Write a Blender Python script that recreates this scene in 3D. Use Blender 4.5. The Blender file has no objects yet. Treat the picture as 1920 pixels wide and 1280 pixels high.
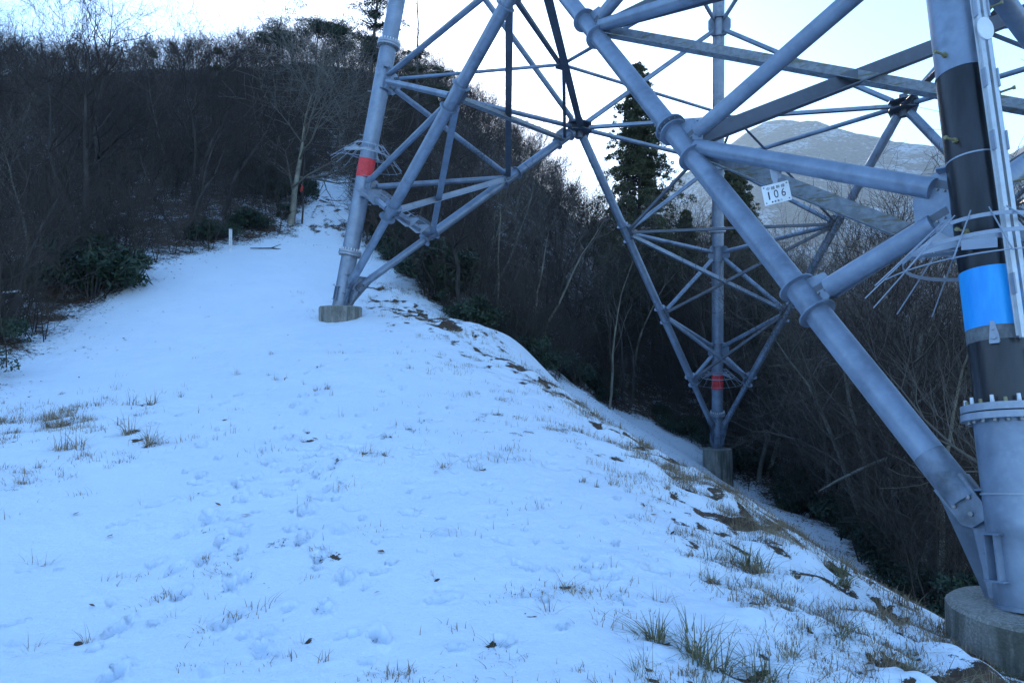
import bpy, math, random
import numpy as np
from mathutils import Vector, Matrix
sin, cos, radians = math.sin, math.cos, math.radians
SC = bpy.context.scene
COL = SC.collection
rng = np.random.default_rng(11)

# ------------------------------------------------------------------ terrain
ANCH = np.array([
(0,3.66,-1.60),(-2.80,3.90,-1.69),(1.55,3.90,-1.71),(-10.90,15.00,-0.08),(-11.33,18.00,1.06),(-11.50,24.00,3.76),(-10.88,27.00,4.68),(-8.97,29.50,5.61),(-10.34,40.00,9.75),(-6.91,28.00,4.67),(-4.78,19.40,1.47),(-5.95,24.50,3.24),(-5.42,27.50,4.26),(-3.03,23.50,2.37),(-1.82,20.00,1.41),(-0.82,18.00,0.78),(0.60,16.00,-0.16),(1.58,14.00,-0.89),(2.41,11.50,-1.43),(2.84,10.00,-1.62),(3.10,8.30,-1.87),(3.34,7.00,-2.10),(3.52,6.00,-2.25),(3.31,5.50,-2.16),(9.01,29.00,-5.03),(7.73,28.50,-3.97),(3.72,33.00,-1.47),(5.59,31.00,-2.56),(8.41,32.00,-3.50),(9.69,24.00,-5.07),(8.45,18.00,-4.94),(6.68,13.00,-4.08),(5.22,9.00,-3.21),
(2.58,20.00,-1.90),(4.64,18.00,-3.30),(5.91,15.00,-4.00),(-0.17,22.00,0.40),(1.21,40.00,3.00),(8.18,45.00,1.50),(12.73,70.00,8.00),(6.36,60.00,11.00),(0.91,60.00,16.00),(-4.54,60.00,20.50),(10.68,60.00,3.00),(12.88,50.00,1.00),(13.33,40.00,-2.50),(20.00,60.00,-3.00),(13.41,30.00,-5.30),(22.35,50.00,-7.00),(11.21,20.00,-5.40),(19.62,35.00,-7.50),(-25.45,35.00,8.00),(-39.99,55.00,18.00),(-58.17,80.00,34.00),(-17.50,35.00,9.00),(-25.00,50.00,16.50),(-39.99,80.00,34.50),(-13.63,45.00,12.00),(-18.18,60.00,22.00),(-24.24,80.00,35.00),(-6.89,35.00,7.50),(-9.85,50.00,15.00),(-15.76,80.00,34.00),(-9.70,80.00,31.50),(-3.64,80.00,26.00),(2.42,80.00,19.00),(8.48,80.00,12.50),(16.36,90.00,2.00),(26.59,90.00,-8.00),(36.81,90.00,-25.00),(-4.24,35.00,5.50),(-1.36,30.00,2.80),
(0,0,-1.58),(0,-6,-1.6),(-5,0,-1.55),(-6,7,-1.25),(-8,-4,-1.3),(-14,0,-.9),(3.2,3.2,-2.05),(5.2,5.0,-2.6),(7,3,-3.2),(8,6,-4.2),(12,3,-5.5),(20,10,-10),(12,-6,-5),(5,-5,-2.4),
(-16,10,.2),(-14.5,20,2.3),(-20,20,4),(-25,5,1),(-40,20,8.5),(-40,45,19),(-80,60,30),(-30,-20,0),(0,-30,-3),(30,-30,-14),
(0,20,0.9),(-4.5,12,-.35),(-8.5,18.5,1.15),(-30,120,30),(-12,110,28),(10,130,8),(-90,120,28),(60,130,-40),(60,60,-28),(55,20,-26),(50,-60,-30),(-60,-60,-10),(-120,0,5),(0,-150,-40)], float)
def tps_fit(A):
    n = len(A); P = A[:, :2]
    d = np.hypot(P[:, None, 0]-P[None, :, 0], P[:, None, 1]-P[None, :, 1])
    Kx = d*d*np.log(d+1e-9) + np.eye(n)*.3
    Q = np.c_[np.ones(n), P]
    M = np.block([[Kx, Q], [Q.T, np.zeros((3, 3))]])
    return np.linalg.solve(M, np.r_[A[:, 2], np.zeros(3)])
TW = tps_fit(ANCH)
def hash2(i, j, s):
    n = (i.astype(np.int64)*374761393 + j.astype(np.int64)*668265263 + s*1442695041) & 0x7fffffff
    n = ((n ^ (n >> 13))*1274126177) & 0x7fffffff
    n = (n ^ (n >> 16)) & 0xffff
    return n/65535.0
def vnoise(x, y, s=0):
    i = np.floor(x); j = np.floor(y); u = x-i; v = y-j
    u = u*u*u*(u*(u*6-15)+10); v = v*v*v*(v*(v*6-15)+10)
    a = hash2(i, j, s); b = hash2(i+1, j, s); c = hash2(i, j+1, s); d = hash2(i+1, j+1, s)
    return (a*(1-u)+b*u)*(1-v)+(c*(1-u)+d*u)*v - .5
def fbm(x, y, o, s=0):
    t = 0; a = 1.0
    for k in range(o):
        t = t + a*vnoise(x*2**k*.97+k*7.3, y*2**k*1.03-k*3.1, s+k); a *= .5
    return t
# the open snowfield (everything outside is wood)
CLEAR = np.array([(-16,-20),(-15.5,-4),(-10.4,9.6),(-10.5,14.4),(-11.32,18.0),(-11.6,24.0),(-10.84,27.0),(-8.94,29.5),(-9.5,34.0),(-10.9,40.0),(-12.3,46.0),(-10.80,46.0),(-9.0,40.0),(-7.2,31.0),(-5.22,27.5),(-3.03,23.5),(-0.95,21.0),(0.83,22.0),(2.66,27.0),(3.75,33.0),(6.0,33.0),(8.35,31.5),(9.67,29.0),(9.82,24.0),(8.59,18.0),(6.79,13.0),(5.32,9.0),(5.2,7.2),(6.4,5.4),(7.5,0),(9,-20)])
def clear_sd(x, y):          # >0 inside the snowfield, metres to its edge
    best = np.full(x.shape, 1e9); inside = np.zeros(x.shape, bool); n = len(CLEAR)
    for k in range(n):
        ax, ay = CLEAR[k]; bx, by = CLEAR[(k+1) % n]
        dx, dy = bx-ax, by-ay
        t = np.clip(((x-ax)*dx+(y-ay)*dy)/(dx*dx+dy*dy), 0, 1)
        best = np.minimum(best, np.hypot(x-ax-t*dx, y-ay-t*dy))
        cr = ((ay > y) != (by > y))
        xi = ax + (y-ay)/(by-ay+1e-12)*dx
        inside ^= cr & (x < xi)
    return np.where(inside, best, -best)
CREST = np.array([(-3.9,23.6),(-2.4,20.6),(-1.0,18.2),(.45,16),(1.4,14),(2.2,11.7),(2.7,10),(2.95,8.3),(3.1,7),(3.3,6),(3.3,4.8)])
def crest_sd(x, y):          # distance to the grassy brow, positive on the falling side
    best = np.full(x.shape, 1e9); side = np.ones(x.shape)
    for k in range(len(CREST)-1):
        ax, ay = CREST[k]; bx, by = CREST[k+1]; dx, dy = bx-ax, by-ay
        t = np.clip(((x-ax)*dx+(y-ay)*dy)/(dx*dx+dy*dy), 0, 1)
        d = np.hypot(x-ax-t*dx, y-ay-t*dy); s = np.sign(-(dx*(y-ay)-dy*(x-ax)))*-1
        m = d < best; best = np.where(m, d, best); side = np.where(m, s, side)
    return best*side
def hbase(x, y):
    x = np.asarray(x, float); y = np.asarray(y, float)
    r = np.hypot(x, y); k = np.minimum(1, 170/np.maximum(r, 1e-6)); X = x*k; Y = y*k
    z = TW[-3]+TW[-2]*X+TW[-1]*Y
    for (ax, ay, _), w in zip(ANCH, TW):
        d2 = (X-ax)**2+(Y-ay)**2
        z = z + w*.5*d2*np.log(d2+1e-18)
    f = np.clip((r-150)/250, 0, 1); f = f*f*(3-2*f)
    return z*(1-f) + (-70)*f
FOOT = []
_r = random.Random(5)
def trail(x, y, ang, n, st, size=(.055, .14), side=.1, wob=.12):
    for k in range(n):
        a = ang+_r.uniform(-wob, wob); s = side*(1 if k % 2 else -1)
        FOOT.append((x+cos(a+math.pi/2)*s, y+sin(a+math.pi/2)*s, a, size[0]*_r.uniform(.85, 1.15), size[1]*_r.uniform(.8, 1.1), _r.uniform(.022, .05)))
        x += cos(a)*st*_r.uniform(.8, 1.2); y += sin(a)*st*_r.uniform(.8, 1.2)
trail(-2.3, 3.9, 1.72, 15, .55); trail(-1.55, 4.1, 2.0, 11, .6, wob=.25); trail(-1.9, 4.6, 1.62, 22, .62, wob=.2)
trail(-1.0, 4.4, .5, 7, .6); trail(.9, 8.2, 3.0, 8, .5, (.05, .2)); trail(-2.8, 8.2, .1, 6, .55, (.04, .12)); trail(-.4, 9.6, .12, 9, .6, (.05, .2), wob=.3)
trail(-2.4, 4.6, 1.3, 7, .4, (.035, .05)); trail(-1.2, 5.2, 2.4, 7, .33, (.035, .045)); trail(-5.5, 9, 1.2, 12, .6)
for k in range(26): FOOT.append((_r.uniform(-3.2, 1.2), _r.uniform(3.8, 9), _r.uniform(0, 3), _r.uniform(.03, .06), _r.uniform(.04, .09), _r.uniform(.01, .03)))
trail(-.9, 4.2, 1.9, 16, .5, wob=.3); trail(-2.9, 5.6, 1.2, 14, .45, (.045, .1)); trail(.6, 5.2, 2.6, 10, .5, wob=.3); trail(-3.6, 6.5, .9, 12, .5); trail(0.2, 4.4, 1.2, 8, .45, (.035, .06))
for k in range(60): FOOT.append((_r.gauss(-1.6, 1.5), 3.9+abs(_r.gauss(0, 3)), _r.uniform(0, 3), _r.uniform(.02, .05), _r.uniform(.03, .08), _r.uniform(.012, .035)))
TUFTS = [] # filled below: (x, y, radius) of clumps that keep the snow open
def hfull(x, y, fine=True):
    z = hbase(x, y); r = np.hypot(x, y)
    sd = clear_sd(x, y); w = np.clip(-sd/3, 0, 1)
    z = z + w*fbm(x*.25, y*.25, 3, 3)*.9*np.clip(r/12, 0, 1)
    z = z + fbm(x*.35, y*.35, 2, 9)*.05 + fbm(x*1.7, y*1.7, 3, 21)*.022
    cd = crest_sd(x, y); c = np.exp(-((cd+.3)/1.2)**2)*np.clip(sd, 0, 1)
    z = z + c*(fbm(x*1.9, y*1.9, 3, 31)*.15)
    lower = np.exp(-((x-2.4)**2/2.2+(y-5.0)**2/5))
    z = z + lower*fbm(x*2.6, y*2.6, 3, 41)*.13
    if fine:
        z = z + fbm(x*9, y*9, 3, 51)*.014*np.clip(.55+fbm(x*.8, y*.8, 2, 55)*1.4, .15, 1.2)
    return z
def hpt(x, y): return float(hfull(np.array([float(x)]), np.array([float(y)]), False)[0])
#==TERRAIN_END==
# ------------------------------------------------------------------ helpers
def link(o, parent=None):
    COL.objects.link(o)
    if parent is not None: o.parent = parent
    return o
def tag(o, label=None, cat=None, group=None, kind=None):
    if label: o['label'] = label
    if cat: o['category'] = cat
    if group: o['group'] = group
    if kind: o['kind'] = kind
    return o
def empty(name, loc, rz=0):
    o = bpy.data.objects.new(name, None); o.location = loc; o.rotation_euler = (0, 0, rz); o.empty_display_size = .3
    return link(o)
def npmesh(name, V, Q, mat, smooth=False):
    """V (n,3), Q (m,k) faces of equal size"""
    me = bpy.data.meshes.new(name); V = np.ascontiguousarray(V, np.float32); Q = np.ascontiguousarray(Q, np.int32)
    me.vertices.add(len(V)); me.vertices.foreach_set('co', V.ravel())
    k = Q.shape[1]; me.loops.add(Q.size); me.loops.foreach_set('vertex_index', Q.ravel())
    me.polygons.add(len(Q)); me.polygons.foreach_set('loop_start', np.arange(0, Q.size, k, dtype=np.int32))
    if smooth: me.polygons.foreach_set('use_smooth', np.ones(len(Q), bool))
    me.update(calc_edges=True)
    for m in (mat if isinstance(mat, (list, tuple)) else [mat]): me.materials.append(m)
    return me
def npobj(name, V, Q, mat, parent=None, loc=None, smooth=False):
    o = bpy.data.objects.new(name, npmesh(name, V, Q, mat, smooth))
    if loc is not None: o.location = loc
    return link(o, parent)
def segs_mesh(S, sides=3):
    """S (n,8): p0 p1 r0 r1 -> open prisms"""
    S = np.asarray(S, float); p0, p1, r0, r1 = S[:, :3], S[:, 3:6], S[:, 6:7], S[:, 7:8]
    d = p1-p0; d /= np.linalg.norm(d, axis=1, keepdims=True)+1e-9
    ref = np.where(np.abs(d[:, 2:3]) > .9, np.array([[1., 0, 0]]), np.array([[0, 0, 1.]]))
    u = np.cross(d, ref); u /= np.linalg.norm(u, axis=1, keepdims=True)+1e-9; v = np.cross(d, u)
    V = []
    for base, r in ((p0, r0), (p1, r1)):
        for k in range(sides):
            a = 2*math.pi*k/sides
            V.append(base+(u*cos(a)+v*sin(a))*r)
    V = np.stack(V, 1).reshape(-1, 3); n = len(S); b = (np.arange(n)*2*sides)[:, None]
    Q = np.concatenate([b+np.array([[k, (k+1) % sides, sides+(k+1) % sides, sides+k]]) for k in range(sides)], 0)
    return V, Q
class MB:
    def __init__(s): s.v = []; s.f = []; s.sm = []
    def add(s, V, F, smooth=False):
        b = len(s.v); s.v += [tuple(map(float, p)) for p in V]; s.f += [tuple(b+i for i in f) for f in F]; s.sm += [smooth]*len(F); return s
    @staticmethod
    def frame(d, ref=None):
        d = np.asarray(d, float); d = d/np.linalg.norm(d)
        if ref is None: ref = (0, 0, 1) if abs(d[2]) < .95 else (1, 0, 0)
        u = np.cross(d, ref); u = u/np.linalg.norm(u); v = np.cross(u, d)
        return d, u, v
    def tube(s, a, b, r0, r1=None, n=20, caps=True):
        r1 = r0 if r1 is None else r1; a = np.asarray(a, float); b = np.asarray(b, float)
        d, u, v = s.frame(b-a); R = []
        for c, r in ((a, r0), (b, r1)):
            R.append([c+(u*cos(2*math.pi*k/n)+v*sin(2*math.pi*k/n))*r for k in range(n)])
        s.add(R[0]+R[1], [(k, (k+1) % n, n+(k+1) % n, n+k) for k in range(n)], True)
        if caps:
            s.add(R[0], [tuple(range(n))[::-1]]); s.add(R[1], [tuple(range(n))])
        return s
    def box(s, a, b, w, h, ref=None):
        a = np.asarray(a, float); b = np.asarray(b, float); d, u, v = s.frame(b-a, ref)
        P = [c+u*x*w/2+v*y*h/2 for c in (a, b) for x, y in ((-1, -1), (1, -1), (1, 1), (-1, 1))]
        return s.add(P, [(3, 2, 1, 0), (4, 5, 6, 7), (0, 1, 5, 4), (1, 2, 6, 5), (2, 3, 7, 6), (3, 0, 4, 7)])
    def plate(s, pts, nrm, t):
        nrm = np.asarray(nrm, float); nrm = nrm/np.linalg.norm(nrm); n = len(pts)
        A = [np.asarray(p, float)-nrm*t/2 for p in pts]; B = [np.asarray(p, float)+nrm*t/2 for p in pts]
        return s.add(A+B, [tuple(range(n))[::-1], tuple(range(n, 2*n))]+[(k, (k+1) % n, n+(k+1) % n, n+k) for k in range(n)])
    def ring(s, c, d, r0, r1, t, n=24, ang=(0, 2*math.pi), ref=None):
        """flat annulus of thickness t, full or partial"""
        d, u, v = s.frame(d, ref); full = abs(ang[1]-ang[0]-2*math.pi) < 1e-3; m = n if full else n+1; P = []
        for k in range(m):
            a = ang[0]+(ang[1]-ang[0])*k/n; e = u*cos(a)+v*sin(a)
            P += [c+e*r0-d*t/2, c+e*r1-d*t/2, c+e*r1+d*t/2, c+e*r0+d*t/2]
        F = []
        for k in range(n):
            p = 4*k; q = 4*((k+1) % m)
            F += [(p+i, q+i, q+(i+1) % 4, p+(i+1) % 4)[::-1] for i in range(4)]
        if not full: F += [(0, 1, 2, 3), (4*n+3, 4*n+2, 4*n+1, 4*n)]
        return s.add(P, F)
    def build(s, name, mat, parent=None, origin=(0, 0, 0), label=None):
        me = bpy.data.meshes.new(name); o3 = np.asarray(origin, float)
        me.from_pydata([tuple(np.array(p)-o3) for p in s.v], [], s.f)
        me.polygons.foreach_set('use_smooth', s.sm); me.materials.append(mat); me.update()
        o = bpy.data.objects.new(name, me); link(o, parent)
        if label: o['label'] = label
        return o
# ------------------------------------------------------------------ materials
def newmat(name):
    m = bpy.data.materials.new(name); m.use_nodes = True; nt = m.node_tree
    return m, nt, nt.nodes['Principled BSDF']
def N(nt, t, **kw):
    n = nt.nodes.new(t)
    for k, v in kw.items():
        if k in ('operation', 'blend_type', 'data_type', 'attribute_name', 'feature', 'noise_dimensions', 'distance', 'clamp'): setattr(n, k, v)
        else: n.inputs[k].default_value = v
    return n
def noise(nt, scale, detail=4, rough=.55, vec=None, dist=0):
    n = N(nt, 'ShaderNodeTexNoise', Scale=scale, Detail=detail, Roughness=rough, Distortion=dist)
    if vec is not None: nt.links.new(vec, n.inputs['Vector'])
    return n.outputs['Fac']
def math_(nt, op, a, b=None, clamp=False):
    n = nt.nodes.new('ShaderNodeMath'); n.operation = op; n.use_clamp = clamp
    for i, x in enumerate((a, b)):
        if x is None: continue
        if isinstance(x, (int, float)): n.inputs[i].default_value = x
        else: nt.links.new(x, n.inputs[i])
    return n.outputs[0]
def ramp(nt, fac, stops):
    n = nt.nodes.new('ShaderNodeValToRGB'); e = n.color_ramp.elements
    while len(e) < len(stops): e.new(.5)
    for k, (p, c) in enumerate(stops): e[k].position = p; e[k].color = (*c, 1) if len(c) == 3 else c
    nt.links.new(fac, n.inputs['Fac']); return n.outputs['Color']
def mix(nt, fac, a, b):
    n = nt.nodes.new('ShaderNodeMix'); n.data_type = 'RGBA'
    for s, x in ((n.inputs[0], fac), (n.inputs[6], a), (n.inputs[7], b)):
        if isinstance(x, (int, float)): s.default_value = x
        elif isinstance(x, tuple): s.default_value = (*x, 1)
        else: nt.links.new(x, s)
    return n.outputs[2]
def bump(nt, b, h, strength, dist):
    n = nt.nodes.new('ShaderNodeBump'); n.inputs['Strength'].default_value = strength; n.inputs['Distance'].default_value = dist
    nt.links.new(h, n.inputs['Height']); nt.links.new(n.outputs[0], b.inputs['Normal'])
def objvec(nt, scale=None):
    t = nt.nodes.new('ShaderNodeTexCoord').outputs['Object']
    if scale:
        m = nt.nodes.new('ShaderNodeMapping'); m.inputs['Scale'].default_value = scale; nt.links.new(t, m.inputs['Vector']); return m.outputs[0]
    return t
def mottled(name, c1, c2, scale, rough=.8, metal=0, bs=.2, bd=.005, lo=.35, hi=.65, vs=None, detail=5, spec=None):
    m, nt, b = newmat(name); v = objvec(nt, vs)
    f = noise(nt, scale, detail, .6, v)
    nt.links.new(ramp(nt, f, [(lo, c1), (hi, c2)]), b.inputs['Base Color'])
    b.inputs['Roughness'].default_value = rough; b.inputs['Metallic'].default_value = metal
    if spec is not None: b.inputs['Specular IOR Level'].default_value = spec
    if bs: bump(nt, b, noise(nt, scale*6, 3, .6, v), bs, bd)
    return m
def steel(name, base, dark, stain, metal=.25, rough=.42):
    m, nt, b = newmat(name); v = objvec(nt); g = N(nt, 'ShaderNodeNewGeometry').outputs['Position']
    f1 = noise(nt, 1.6, 6, .65, g); f2 = noise(nt, 14, 5, .6, g); f3 = noise(nt, .9, 4, .7, g)
    c = mix(nt, ramp(nt, f1, [(.35, (0, 0, 0)), (.65, (1, 1, 1))]), base, dark)
    c = mix(nt, math_(nt, 'MULTIPLY', ramp(nt, f2, [(.5, (0, 0, 0)), (.72, (1, 1, 1))]), .35), c, tuple(x*1.18 for x in base))
    c = mix(nt, math_(nt, 'MULTIPLY', ramp(nt, f3, [(.57, (0, 0, 0)), (.70, (1, 1, 1))]), .7), c, stain)
    nt.links.new(c, b.inputs['Base Color']); b.inputs['Metallic'].default_value = metal
    nt.links.new(math_(nt, 'ADD', math_(nt, 'MULTIPLY', f2, .25), rough-.12), b.inputs['Roughness'])
    bump(nt, b, f2, .12, .004)
    return m
M = {}
M['steel'] = steel('galvanised_steel', (.265, .325, .415), (.17, .21, .28), (.08, .10, .135), .42)
M['steel_pale'] = steel('weathered_steel', (.34, .38, .45), (.26, .295, .36), (.14, .165, .21))
def lichen_steel():
    m, nt, b = newmat('lichened_steel'); g = N(nt, 'ShaderNodeNewGeometry').outputs['Position']
    mp = nt.nodes.new('ShaderNodeMapping'); mp.inputs['Scale'].default_value = (2.2, 2.2, 14); nt.links.new(g, mp.inputs['Vector'])
    f = noise(nt, 1.6, 5, .6, mp.outputs[0]); f2 = noise(nt, 12, 4, .6, g)
    c = mix(nt, ramp(nt, f2, [(.4, (0, 0, 0)), (.6, (1, 1, 1))]), (.30, .33, .37), (.21, .235, .27))
    c = mix(nt, ramp(nt, f, [(.55, (0, 0, 0)), (.60, (.9, .9, .9))]), c, (.19, .175, .11))
    nt.links.new(c, b.inputs['Base Color']); b.inputs['Roughness'].default_value = .55; b.inputs['Metallic'].default_value = .15
    return m
M['lichen'] = lichen_steel()
M['angle'] = steel('shade_toned_angle_steel', (.13, .15, .19), (.09, .105, .135), (.06, .07, .09), .2, .5)  # steel darkened in base colour to carry the weaker reflection on angles and plates
M['stained'] = mottled('blackened_steel', (.085, .10, .125), (.21, .255, .33), 4, .45, .2)
M['sheath'] = mottled('black_sheath', (.006, .006, .008), (.024, .024, .030), 2, .28, 0, .35, .006, vs=(3, 3, .35))
M['tape'] = mottled('grey_tape', (.09, .095, .1), (.16, .17, .18), 20, .6)
M['bolt'] = mottled('bolt_steel', (.16, .17, .19), (.3, .3, .31), 30, .4, .5, 0)
M['cap'] = mottled('bolt_cap', (.55, .57, .6), (.7, .72, .75), 20, .45, 0, 0)
M['brass'] = mottled('yellowed_bolt', (.22, .19, .09), (.30, .27, .15), 20, .5, .3, 0)
M['red'] = mottled('red_band', (.60, .03, .035), (.82, .05, .06), 6, .5, 0, 0)
M['blue'] = mottled('blue_band', (.012, .30, .78), (.03, .44, .90), 2.5, .38, 0, .3, .006, vs=(2.5, 2.5, .5))
M['alu'] = mottled('rail_aluminium', (.5, .52, .54), (.6, .62, .64), 8, .35, .5, 0)
M['white'] = mottled('white_enamel', (.70, .72, .74), (.78, .8, .82), 6, .35, 0, 0)
M['ink'] = mottled('sign_ink', (.02, .025, .05), (.03, .035, .07), 6, .5, 0, 0)
M['post'] = mottled('white_post_paint', (.55, .58, .6), (.78, .8, .82), 9, .7, 0, 0)
M['ribbon'] = mottled('red_ribbon', (.55, .03, .02), (.65, .06, .03), 9, .7, 0, 0)
def concrete():
    m, nt, b = newmat('concrete'); g = N(nt, 'ShaderNodeNewGeometry'); p = g.outputs['Position']
    f = noise(nt, 3, 6, .65, p); f2 = noise(nt, 45, 4, .7, p)
    c = ramp(nt, f, [(.35, (.14, .13, .115)), (.65, (.28, .265, .235))])
    c = mix(nt, ramp(nt, f2, [(.45, (0, 0, 0)), (.65, (1, 1, 1))]), c, (.32, .31, .29))
    mp = nt.nodes.new('ShaderNodeMapping'); mp.inputs['Scale'].default_value = (5, 5, .7); nt.links.new(p, mp.inputs['Vector'])
    f3 = noise(nt, 1, 4, .6, mp.outputs[0])
    sx = nt.nodes.new('ShaderNodeSeparateXYZ'); nt.links.new(g.outputs['Normal'], sx.inputs[0])
    side = math_(nt, 'SUBTRACT', 1, math_(nt, 'ABSOLUTE', sx.outputs[2]), True)
    c = mix(nt, math_(nt, 'MULTIPLY', ramp(nt, f3, [(.46, (0, 0, 0)), (.62, (.8, .8, .8))]), side), c, (.06, .062, .045))
    nt.links.new(c, b.inputs['Base Color']); b.inputs['Roughness'].default_value = .9; bump(nt, b, f2, .6, .01)
    return m
M['concrete'] = concrete()
M['bark'] = mottled('bark', (.035, .029, .027), (.085, .075, .068), 3, .9, 0, .5, .01, vs=(1, 1, .4))
M['bark_pale'] = mottled('pale_bark', (.10, .095, .08), (.21, .20, .17), 3, .9, 0, .5, .01, vs=(1, 1, .5))
M['twig'] = mottled('twigs', (.022, .016, .013), (.058, .039, .033), .5, .9, 0, 0)
M['twig_pale'] = mottled('pale_twigs', (.075, .062, .052), (.15, .128, .11), .5, .9, 0, 0)
M['brush'] = mottled('brush_stems', (.022, .017, .014), (.085, .06, .046), .4, .9, 0, 0)
M['needle'] = mottled('pine_needles', (.018, .035, .016), (.04, .065, .028), 1.2, .8, 0, 0)
M['cedar'] = mottled('cedar_needles', (.04, .05, .022), (.09, .095, .042), 1.0, .8, 0, 0)
M['leaf'] = mottled('evergreen_leaf', (.012, .028, .012), (.035, .06, .028), 1.5, .5, 0, 0)
M['grass_dry'] = mottled('dry_grass', (.17, .115, .065), (.34, .25, .155), 3, .85, 0, 0)
M['grass_green'] = mottled('green_grass', (.05, .075, .025), (.27, .21, .11), 22, .8, 0, 0)
M['deadleaf'] = mottled('dead_leaves', (.07, .035, .02), (.20, .10, .055), 6, .85, 0, 0)
M['snowcap'] = mottled('lying_snow', (.80, .85, .92), (.86, .90, .95), 5, .6, 0, .3, .01)
def ground_mat():
    m, nt, b = newmat('snow_and_soil'); p = N(nt, 'ShaderNodeNewGeometry').outputs['Position']
    cov = N(nt, 'ShaderNodeAttribute', attribute_name='snow').outputs['Fac']
    n1 = noise(nt, 1.3, 8, .68, p); n2 = noise(nt, 11, 5, .7, p)
    n3 = noise(nt, 48, 4, .75, p)
    nn = math_(nt, 'ADD', math_(nt, 'MULTIPLY', n1, .34), math_(nt, 'ADD', math_(nt, 'MULTIPLY', n2, .33), math_(nt, 'MULTIPLY', n3, .33)))
    nn = math_(nt, 'MULTIPLY', math_(nt, 'SUBTRACT', nn, .34), 3.1)
    fac = math_(nt, 'MULTIPLY', math_(nt, 'ADD', math_(nt, 'SUBTRACT', cov, nn), .04), 14, True)
    vo = nt.nodes.new('ShaderNodeTexVoronoi'); vo.inputs['Scale'].default_value = 14; nt.links.new(p, vo.inputs['Vector'])
    soil = mix(nt, ramp(nt, noise(nt, 6, 5, .7, p), [(.35, (0, 0, 0)), (.65, (1, 1, 1))]), (.028, .021, .016), (.10, .06, .036))
    soil = mix(nt, .35, soil, ramp(nt, vo.outputs['Color'], [(.2, (.03, .02, .015)), (.8, (.16, .09, .05))]))
    snow = mix(nt, ramp(nt, noise(nt, .7, 5, .6, p), [(.3, (0, 0, 0)), (.7, (1, 1, 1))]), (.77, .83, .91), (.83, .88, .94))
    sp = noise(nt, 55, 3, .8, p)
    snow = mix(nt, math_(nt, 'MULTIPLY', ramp(nt, sp, [(.66, (0, 0, 0)), (.74, (1, 1, 1))]), .35), snow, (.45, .45, .44))
    nt.links.new(mix(nt, fac, soil, snow), b.inputs['Base Color'])
    b.inputs['Roughness'].default_value = .75; b.inputs['Specular IOR Level'].default_value = .25
    hh = math_(nt, 'ADD', math_(nt, 'MULTIPLY', fac, .6), math_(nt, 'ADD', math_(nt, 'MULTIPLY', noise(nt, 30, 4, .7, p), .45), math_(nt, 'MULTIPLY', noise(nt, 5, 4, .6, p), .6)))
    bump(nt, b, hh, .8, .035)
    return m
M['ground'] = ground_mat()
def mountain_mat():
    m, nt, b = newmat('mountain_forest'); p = N(nt, 'ShaderNodeNewGeometry').outputs['Position']
    mp = nt.nodes.new('ShaderNodeMapping'); mp.inputs['Scale'].default_value = (.004, .004, .008); nt.links.new(p, mp.inputs['Vector'])
    n1 = noise(nt, 2.2, 9, .68, mp.outputs[0], .4); n2 = noise(nt, 30, 5, .7, mp.outputs[0])
    wood = mix(nt, ramp(nt, n2, [(.35, (0, 0, 0)), (.65, (1, 1, 1))]), (.055, .045, .038), (.15, .115, .085))
    s = math_(nt, 'ADD', math_(nt, 'MULTIPLY', n1, .6), math_(nt, 'MULTIPLY', n2, .4))
    c = mix(nt, ramp(nt, s, [(.51, (0, 0, 0)), (.61, (1, 1, 1))]), wood, (.42, .47, .55))
    nt.links.new(c, b.inputs['Base Color']); b.inputs['Roughness'].default_value = .95
    bump(nt, b, n2, .8, 8)
    return m
M['mountain'] = mountain_mat()

# ------------------------------------------------------------------ tower geometry
OX, OY, DD, PHI, SL, HH = 6.2527, 17.3052, 11.5, 2.95926, .19448, 7.9833
AL, AB, AR, AF = PHI, PHI-math.pi/2, PHI+math.pi/2, PHI+math.pi
def leg(a, z): r = DD-SL*z; return np.array([OX+r*cos(a), OY+r*sin(a), z])
T0 = np.array([OX, OY, 0.0])
tower = empty('transmission_tower', T0)
tag(tower, 'huge grey tubular steel lattice transmission tower straddling the snowy ridge', 'transmission tower')
def unit(v): v = np.asarray(v, float); return v/np.linalg.norm(v)
def tb(mb, name, mat, parent=tower, label=None):
    o = mb.build(name, mat, parent, T0 if parent is tower else T0, label)
    return o
def tube_part(name, a, b, r, mat='steel', label=None, n=18):
    return tb(MB().tube(a, b, r, n=n), name, M[mat], tower, label)
def brace(a, b, r, ga=.3, gb=.28, mat='steel', name='tube_brace'):
    d = unit(b-a); p = a+d*ga; q = b-d*gb
    m = MB().tube(p, q, r, n=14)
    o = tb(m, name, M[mat])
    # flattened gusset tongues at both ends, with bolts
    g = MB()
    side = unit(np.cross(d, (0, 0, 1)))
    for e, s in ((p, -1), (q, 1)):
        tb(MB().box(e-d*s*.10, e+d*s*.16, .014, r*1.7, (0, 0, 1)), 'end_plate', M['angle'], o)
        for k in (.04, .11):
            c = e+d*s*k; BOLTS.tube(c-side*.03, c+side*.03, .013, n=6)
    return o
def angle(a, b, w, ga=.2, gb=.2, mat='angle', ref=None, flip=1, name='angle_brace', t=.012):
    d = unit(b-a); p = a+d*ga; q = b-d*gb
    d, u, v = MB.frame(q-p)
    m = MB()
    m.box(p, q, t, w, None)                                    # upright leg
    o1 = u*flip*(w/2+t/2+.0005)-v*(w/2-t/2)
    m.box(p+o1, q+o1, w, t, None)                      # lying leg at its foot
    return tb(m, name, M[mat])
def collars(parent, pts, axis, r, R, t=.022, bolts=False):
    for p in pts:
        m = MB(); m.ring(p, axis, r-.004, R, t, 28); c = tb(m, 'collar', M['steel'], parent)
    return
BOLTS = MB()
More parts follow.
